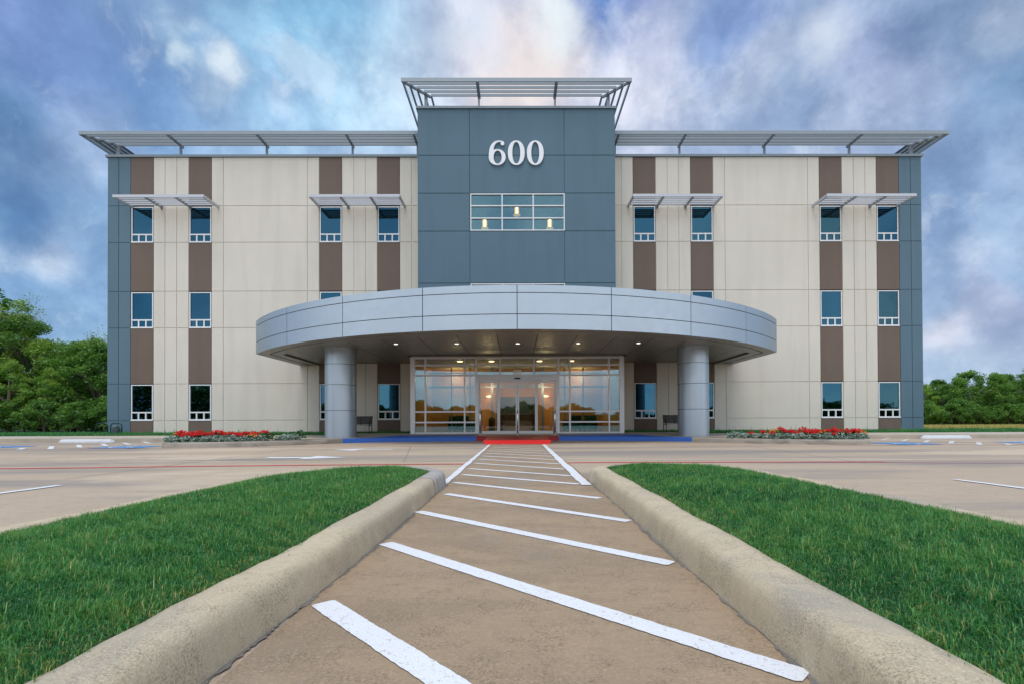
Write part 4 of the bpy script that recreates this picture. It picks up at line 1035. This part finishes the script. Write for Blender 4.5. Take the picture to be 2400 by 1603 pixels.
# ------------------------------------------------------------------ things seen through the glass
for x, y, z, lab in ((0.01, 27.5, 11.98, 'lit glass pendant lamp hanging highest, in the middle of the tower window'), (-1.72, 27.3, 11.18, 'lit glass pendant lamp hanging low in the left third of the tower window'), (1.78, 27.3, 11.18, 'lit glass pendant lamp hanging low in the right third of the tower window')):
    o = thing('pendant_lamp', lab, 'lamp', (x, y, z), 0, 'pendant lamps in the tower window')
    obj('shade', MB().lathe([(.29, 0), (.29, .47), (.288, .47), (.288, .0)], n=28), M['lamp_glass'], o, world=False)
    obj('tube', MB().lathe([(.045, .01), (.05, .02), (.05, .45), (.045, .46)], n=18), M['glow_tube'], o, world=False)
    obj('halo', MB().lathe([(.12, .012), (.12, .45)], n=20), M['glow_halo'], o, world=False)  # halo glow round the tube, added as an emissive cylinder
    obj('base', MB().lathe([(.20, -.012), (.20, .0), (.05, .006)], n=20), M['glow_disc'], o, world=False)
    obj('cord', MB().tube([(0,0,.46), (0,0,14.9-z)], .008, 6), M['black'], o, world=False)
d = thing('reception_desk', 'dark wooden reception desk with a stone counter seen through the sliding doors', 'desk', (0, 31, .245))
obj('front', MB().box(-1.2, 1.2, 0, .6, 0, 1.0), M['desk'], d, world=False)
obj('counter', MB().box(-1.35, 1.35, -.1, .7, 1.003, 1.06), M['desk_top'], d, world=False)
obj('kick_panel', MB().box(-.9, .9, -.05, -.003, .0, .62), M['desk_top'], d, world=False)
for x, sd in ((-.82, 'left'), (.82, 'right')):
    o = thing('topiary', 'round green topiary in a pale pot on the '+sd+' of the reception counter', 'plant', (x, 31.3, 1.305), 0, 'topiaries on the reception counter')
    g3 = np.random.default_rng(9); c = g3.normal(0, 1, (260, 3)); c /= np.linalg.norm(c, axis=1)[:, None]; c = c*.17*(g3.uniform(.5, 1, 260))[:, None]+np.array([0, 0, .42])
    link('foliage', leaf_mesh('foliage', c, g3.uniform(.03, .05, 260), M['green_leaf'], g3.uniform(.1, .5, 260)), o, world=False)
    obj('stem', MB().tube([(0,0,.08), (0,0,.4)], .012, 6), M['bark'], o, world=False)
    obj('pot', MB().lathe([(.07, 0), (.10, .16), (.09, .16), (.06, .1)], n=16), M['desk_top'], o, world=False)
for x, sd in ((-1.5, 'left'), (1.5, 'right')):
    o = thing('lounge_chair', 'dark upholstered high-backed chair on the '+sd+' side of the reception desk', 'chair', (x*.86, 29.6, .245), 0, 'dark chairs by the reception desk')
    obj('seat', MB().box(-.3, .3, -.3, .3, .14, .45), M['chair'], o, world=False); obj('backrest', MB().box(-.3, .3, .22, .34, .453, 1.25), M['chair'], o, world=False)
    for a in (-.26, .26):
        for b in (-.26, .26): obj('leg', MB().box(a-.025, a+.025, b-.025, b+.025, 0, .138), M['black'], o, world=False)
o = thing('waste_bin', 'black round-topped waste bin inside the left sliding door', 'bin', (-1.36, 26.9, .245))
obj('body', MB().lathe([(.17, 0), (.17, .62), (.14, .62)], n=20), M['chair'], o, world=False); obj('lid', MB().lathe([(.175, .622), (.17, .70), (.11, .78), (.02, .81)], n=20), M['black'], o, world=False)
o = thing('exit_sign', 'small lit red EXIT sign hanging in the corridor behind the doors', 'sign', (-.18, 29.9, 2.72))
obj('case', MB().box(-.16, .16, 0, .05, 0, .2), M['alu'], o, world=False)
xs3 = MB(); y = -.004
def glyph(ch, x0, w, h):
    bar2 = lambda a, b: xs3.bar((x0+a[0]*w, y, .04+a[1]*h), (x0+b[0]*w, y, .04+b[1]*h), .012, .006)
    if ch == 'E': bar2((0,0),(0,1)); [bar2((.0,q),(1,q)) for q in (.05,.5,.95)]
    if ch == 'X': bar2((0,0),(1,1)); bar2((0,1),(1,0))
    if ch == 'I': bar2((.5,0),(.5,1))
    if ch == 'T': bar2((.5,0),(.5,1)); bar2((0,.95),(1,.95))
for k, ch in enumerate('EXIT'): glyph(ch, -.13+.07*k, .045, .12)
obj('lettering', xs3, M['glow_exit'], o, world=False)
for x, y, lab in ((-3.3, 27.9, 'dark armchair behind the left storefront glass near the doors'), (-2.6, 25.3, 'dark armchair close to the glass left of the doors'), (2.75, 25.5, 'dark armchair close to the glass right of the doors'), (3.6, 26.2, 'dark armchair behind the right storefront glass further from the doors')):
    o = thing('armchair', lab, 'armchair', (x, y, .245), R(200 if x > 0 else 160), 'armchairs behind the storefront glass')
    obj('seat', MB().box(-.32, .32, -.3, .3, .16, .42), M['chair'], o, world=False); obj('backrest', MB().box(-.32, .32, .25, .38, .423, .86), M['chair'], o, world=False)
    for a in (-.36, .36): obj('armrest', MB().box(a-.04, a+.04, -.3, .36, .16, .62), M['chair'], o, world=False)
    for a in (-.3, .3):
        for b in (-.25, .3): obj('leg', MB().box(a-.02, a+.02, b-.02, b+.02, 0, .158), M['black'], o, world=False)

# ------------------------------------------------------------------ sky and sun
SUN_EL, SUN_AZ = R(66), R(195)          # azimuth from +Y (north) clockwise
SKY = [ (0.227, 0.828, 0.513, 0.612, 0.445, 0.527, 0.745, 0.9),
 (-0.542, 0.714, 0.443, 0.282, 0.242, 0.402, 0.68, 0.9),
 (0.588, 0.701, 0.404, 0.269, 0.262, 0.366, 0.591, 0.9),
 (-0.649, 0.733, 0.202, 0.242, 0.223, 0.392, 0.658, 0.9),
 (0.664, 0.721, 0.196, 0.221, 0.305, 0.413, 0.644, 0.9),
 (-0.285, 0.764, 0.579, 0.193, 0.305, 0.617, 0.888, 0.9),
 (-0.608, 0.62, 0.496, 0.112, 0.216, 0.314, 0.658, 0.8),
 (-0.651, 0.653, 0.388, 0.1, 0.098, 0.216, 0.445, 0.95),
 (-0.367, 0.785, 0.5, 0.127, 0.376, 0.61, 0.871, 0.8),
 (-0.201, 0.823, 0.531, 0.149, 0.503, 0.687, 0.888, 0.9),
 (-0.565, 0.669, 0.484, 0.092, 0.195, 0.314, 0.644, 0.8),
 (-0.514, 0.718, 0.47, 0.07, 0.195, 0.376, 0.701, 0.6),
 (-0.459, 0.699, 0.548, 0.048, 0.515, 0.68, 0.855, 0.7),
 (-0.477, 0.705, 0.525, 0.024, 0.73, 0.839, 0.913, 0.7),
 (-0.422, 0.735, 0.531, 0.036, 0.871, 0.922, 0.956, 0.95),
 (-0.449, 0.742, 0.498, 0.044, 0.578, 0.68, 0.839, 0.8),
 (-0.365, 0.781, 0.507, 0.038, 0.515, 0.61, 0.831, 0.5),
 (-0.386, 0.72, 0.577, 0.037, 0.352, 0.578, 0.807, 0.6),
 (-0.438, 0.714, 0.547, 0.027, 0.188, 0.376, 0.716, 0.6),
 (-0.009, 0.817, 0.577, 0.227, 0.73, 0.701, 0.807, 0.9),
 (0.005, 0.824, 0.567, 0.101, 0.973, 0.807, 0.73, 0.9),
 (-0.064, 0.805, 0.59, 0.056, 0.776, 0.73, 0.823, 0.7),
 (-0.083, 0.781, 0.619, 0.054, 0.753, 0.807, 0.905, 0.7),
 (-0.055, 0.776, 0.629, 0.042, 0.402, 0.485, 0.716, 0.5),
 (0.056, 0.781, 0.623, 0.053, 0.855, 0.922, 0.956, 0.95),
 (0.138, 0.766, 0.628, 0.082, 0.08, 0.195, 0.546, 0.9),
 (-0.002, 0.78, 0.626, 0.043, 0.546, 0.578, 0.776, 0.5),
 (0.2, 0.777, 0.596, 0.072, 0.392, 0.434, 0.73, 0.7),
 (0.198, 0.827, 0.526, 0.127, 0.687, 0.687, 0.839, 0.8),
 (0.256, 0.783, 0.567, 0.086, 0.61, 0.631, 0.807, 0.7),
 (0.32, 0.742, 0.589, 0.095, 0.205, 0.305, 0.617, 0.85),
 (0.291, 0.769, 0.57, 0.059, 0.216, 0.352, 0.672, 0.5),
 (0.377, 0.754, 0.539, 0.065, 0.658, 0.701, 0.855, 0.85),
 (0.444, 0.714, 0.541, 0.055, 0.73, 0.776, 0.888, 0.9),
 (0.468, 0.694, 0.548, 0.048, 0.546, 0.61, 0.831, 0.7),
 (0.348, 0.778, 0.523, 0.06, 0.61, 0.658, 0.839, 0.6),
 (0.44, 0.75, 0.494, 0.096, 0.296, 0.392, 0.617, 0.8),
 (0.511, 0.696, 0.504, 0.078, 0.392, 0.434, 0.701, 0.7),
 (0.559, 0.652, 0.512, 0.095, 0.162, 0.246, 0.434, 0.9),
 (0.619, 0.612, 0.492, 0.052, 0.376, 0.445, 0.61, 0.8),
 (0.642, 0.636, 0.427, 0.069, 0.138, 0.254, 0.468, 0.8),
 (0.622, 0.686, 0.377, 0.085, 0.242, 0.361, 0.591, 0.7),
 (0.543, 0.714, 0.442, 0.091, 0.376, 0.445, 0.658, 0.7),
 (0.494, 0.745, 0.448, 0.064, 0.413, 0.485, 0.68, 0.6),
 (-0.574, 0.709, 0.409, 0.074, 0.413, 0.515, 0.745, 0.7),
 (-0.645, 0.67, 0.369, 0.05, 0.262, 0.392, 0.631, 0.6),
 (-0.662, 0.688, 0.299, 0.068, 0.127, 0.262, 0.515, 0.9),
 (-0.65, 0.714, 0.261, 0.058, 0.552, 0.631, 0.807, 0.9),
 (-0.682, 0.69, 0.244, 0.041, 0.402, 0.527, 0.745, 0.7),
 (-0.679, 0.706, 0.201, 0.054, 0.175, 0.332, 0.604, 0.8),
 (-0.649, 0.651, 0.392, 0.051, 0.107, 0.223, 0.445, 0.7),
 (-0.662, 0.688, 0.296, 0.059, 0.107, 0.238, 0.479, 0.8),
 (-0.614, 0.728, 0.307, 0.054, 0.262, 0.402, 0.644, 0.6),
 (-0.622, 0.753, 0.214, 0.048, 0.223, 0.376, 0.644, 0.6),
 (-0.656, 0.741, 0.147, 0.076, 0.305, 0.479, 0.73, 0.8),
 (0.629, 0.715, 0.306, 0.082, 0.195, 0.314, 0.552, 0.7),
 (0.662, 0.711, 0.236, 0.043, 0.527, 0.61, 0.807, 0.85),
 (0.678, 0.683, 0.274, 0.066, 0.305, 0.429, 0.658, 0.6),
 (0.681, 0.713, 0.169, 0.061, 0.445, 0.468, 0.658, 0.8),
 (0.645, 0.754, 0.126, 0.05, 0.617, 0.604, 0.73, 0.85),
 (0.683, 0.722, 0.108, 0.06, 0.352, 0.402, 0.61, 0.7),
 (0.69, 0.697, 0.195, 0.039, 0.242, 0.376, 0.61, 0.7),
 (0.671, 0.737, 0.082, 0.061, 0.392, 0.491, 0.672, 0.8),
 (-0.365, 0.878, 0.309, 0.217, 0.515, 0.61, 0.807, 0.6),
 (0.418, 0.857, 0.3, 0.211, 0.515, 0.578, 0.776, 0.6) ]

world = bpy.data.worlds.new('World'); scene.world = world; world.use_nodes = True
wt = world.node_tree; wt.nodes.clear()
def wn(typ, **k):
    nd = wt.nodes.new(typ)
    for a, v in k.items(): setattr(nd, a, v)
    return nd
wl = wt.links.new
def wmix(f, a, b, mode='MIX'):
    x = wn('ShaderNodeMix', data_type='RGBA', blend_type=mode)
    for sock, v in ((x.inputs[0], f), (x.inputs[6], a), (x.inputs[7], b)):
        if hasattr(v, 'is_linked'): wl(v, sock)
        else: sock.default_value = (*v, 1) if isinstance(v, tuple) else v
    return x.outputs[2]
def wmap(v, lo, hi, a, b):
    r = wn('ShaderNodeMapRange', interpolation_type='SMOOTHSTEP'); wl(v, r.inputs[0])
    for i, q in zip((1,2,3,4), (lo, hi, a, b)): r.inputs[i].default_value = q
    return r.outputs[0]
tcw = wn('ShaderNodeTexCoord'); D = tcw.outputs['Generated']
def wnoise(scale, detail, rough, dist=0.0, out='Color', src=None):
    z = wn('ShaderNodeTexNoise'); z.inputs['Scale'].default_value = scale; z.inputs['Detail'].default_value = detail
    z.inputs['Roughness'].default_value = rough; z.inputs['Distortion'].default_value = dist; wl(src or D, z.inputs['Vector']); return z.outputs[out]
def vadd(v, col, k):
    s_ = wn('ShaderNodeVectorMath', operation='SUBTRACT'); wl(col, s_.inputs[0]); s_.inputs[1].default_value = (.5,.5,.5)
    m_ = wn('ShaderNodeVectorMath', operation='MULTIPLY_ADD'); wl(s_.outputs[0], m_.inputs[0]); m_.inputs[1].default_value = (k,)*3; wl(v, m_.inputs[2]); return m_.outputs[0]
W1 = vadd(D, wnoise(3.4, 3, .5), .11); W2 = vadd(W1, wnoise(11, 6, .6), .065)
sx = wn('ShaderNodeSeparateXYZ'); wl(D, sx.inputs[0])
nish = wn('ShaderNodeTexSky', sky_type='NISHITA', sun_disc=False, sun_elevation=SUN_EL, sun_rotation=SUN_AZ)
sk = wn('ShaderNodeVectorMath', operation='SCALE'); wl(nish.outputs[0], sk.inputs[0]); sk.inputs['Scale'].default_value = .10
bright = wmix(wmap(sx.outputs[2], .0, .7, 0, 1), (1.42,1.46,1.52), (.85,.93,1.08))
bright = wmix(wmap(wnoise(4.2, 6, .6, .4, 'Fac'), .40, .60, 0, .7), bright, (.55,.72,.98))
front = wmix(wmap(sx.outputs[2], .02, .5, 0, 1), (.36,.48,.66), (.30,.42,.66))
col = front
W3 = vadd(W2, wnoise(7, 7, .65), .10)
def lobe(col, dx, dy, dz, r_, cr, cg, cb, am, W=None):
    ds = wn('ShaderNodeVectorMath', operation='DISTANCE'); wl(W or W2, ds.inputs[0]); ds.inputs[1].default_value = (dx, dy, dz)
    return wmix(wmap(ds.outputs['Value'], r_*.12, r_*1.12, am, 0), col, (cr, cg, cb))
for q in SKY:
    if q[4]+q[5] < 1.5: col = lobe(col, *q)
# cloud texture over the big shapes
f1 = wnoise(6.5, 10, .60, .15, 'Fac', W1); f2 = wnoise(15, 8, .62, .1, 'Fac', vadd(D, wnoise(6, 3, .5), .05))
col = wmix(1.0, col, wmix(wmap(f1, .36, .66, 0, 1), (.69,.755,.81), (1.15,1.13,1.08)), 'MULTIPLY')
col = wmix(1.0, col, wmix(wmap(f2, .38, .64, 0, 1), (.86,.88,.91), (1.10,1.09,1.06)), 'MULTIPLY')
for q in SKY:
    if q[4]+q[5] >= 1.5: col = lobe(col, *q[:3], q[3]*1.15, *q[4:7], q[7]*.72, W3)
col = wmix(wmap(wnoise(8, 9, .6, .2, 'Fac', W2), .56, .70, 0, .30), col, (.80,.86,.94))
hs_ = wn('ShaderNodeHueSaturation'); hs_.inputs['Saturation'].default_value = .96; wl(col, hs_.inputs['Color']); col = wmix(1.0, hs_.outputs[0], (1.0,1.03,1.02), 'MULTIPLY')
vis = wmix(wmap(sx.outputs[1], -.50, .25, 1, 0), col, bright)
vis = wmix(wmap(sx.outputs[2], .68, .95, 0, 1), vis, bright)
vis = wmix(.08, vis, sk.outputs[0])
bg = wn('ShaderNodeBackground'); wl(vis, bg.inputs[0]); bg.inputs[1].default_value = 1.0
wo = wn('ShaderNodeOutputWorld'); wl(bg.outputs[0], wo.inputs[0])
try: world.cycles.sampling_method = 'MANUAL'; world.cycles.sample_map_resolution = 512
except Exception: pass
sun = bpy.data.lights.new('sun', 'SUN'); sun.energy = 1.5; sun.angle = R(28); sun.color = (1, .95, .87)
so_ = bpy.data.objects.new('sun', sun); C.objects.link(so_)
sd = Vector((math.sin(SUN_AZ)*math.cos(SUN_EL), math.cos(SUN_AZ)*math.cos(SUN_EL), math.sin(SUN_EL)))
so_.rotation_euler = (-sd).to_track_quat('-Z', 'Y').to_euler(); so_.location = sd*60

# ------------------------------------------------------------------ camera
cam = bpy.data.cameras.new('camera'); co = bpy.data.objects.new('camera', cam); C.objects.link(co)
yaw, pitch, roll = R(0.35786), R(0.48765), R(-0.24123)
fwd = Vector((math.sin(yaw)*math.cos(pitch), math.cos(yaw)*math.cos(pitch), math.sin(pitch)))
rt0 = Vector((math.cos(yaw), -math.sin(yaw), 0)); up0 = rt0.cross(fwd)
rt_ = rt0*math.cos(roll)+up0*math.sin(roll); up_ = up0*math.cos(roll)-rt0*math.sin(roll)
m3 = Matrix((rt_, up_, -fwd)).transposed()
co.matrix_world = Matrix.Translation((-0.008, 0, .75)) @ m3.to_4x4()
cam.sensor_width = 36; cam.lens = 1191/2400*36
cam.shift_x = (1200-1219.906)/2400; cam.shift_y = (979.303-801.5)/2400
cam.clip_start = .05; cam.clip_end = 3000
scene.camera = co
scene.view_settings.view_transform = 'Standard'; scene.view_settings.look = 'None'
scene.view_settings.exposure = 0.18; scene.view_settings.gamma = 1; scene.view_settings.use_curve_mapping = False
scene.render.engine = 'CYCLES'
cy = scene.cycles; cy.use_denoising = True; cy.max_bounces = 8; cy.transparent_max_bounces = 16; cy.sample_clamp_indirect = 6; cy.caustics_reflective = False; cy.caustics_refractive = False
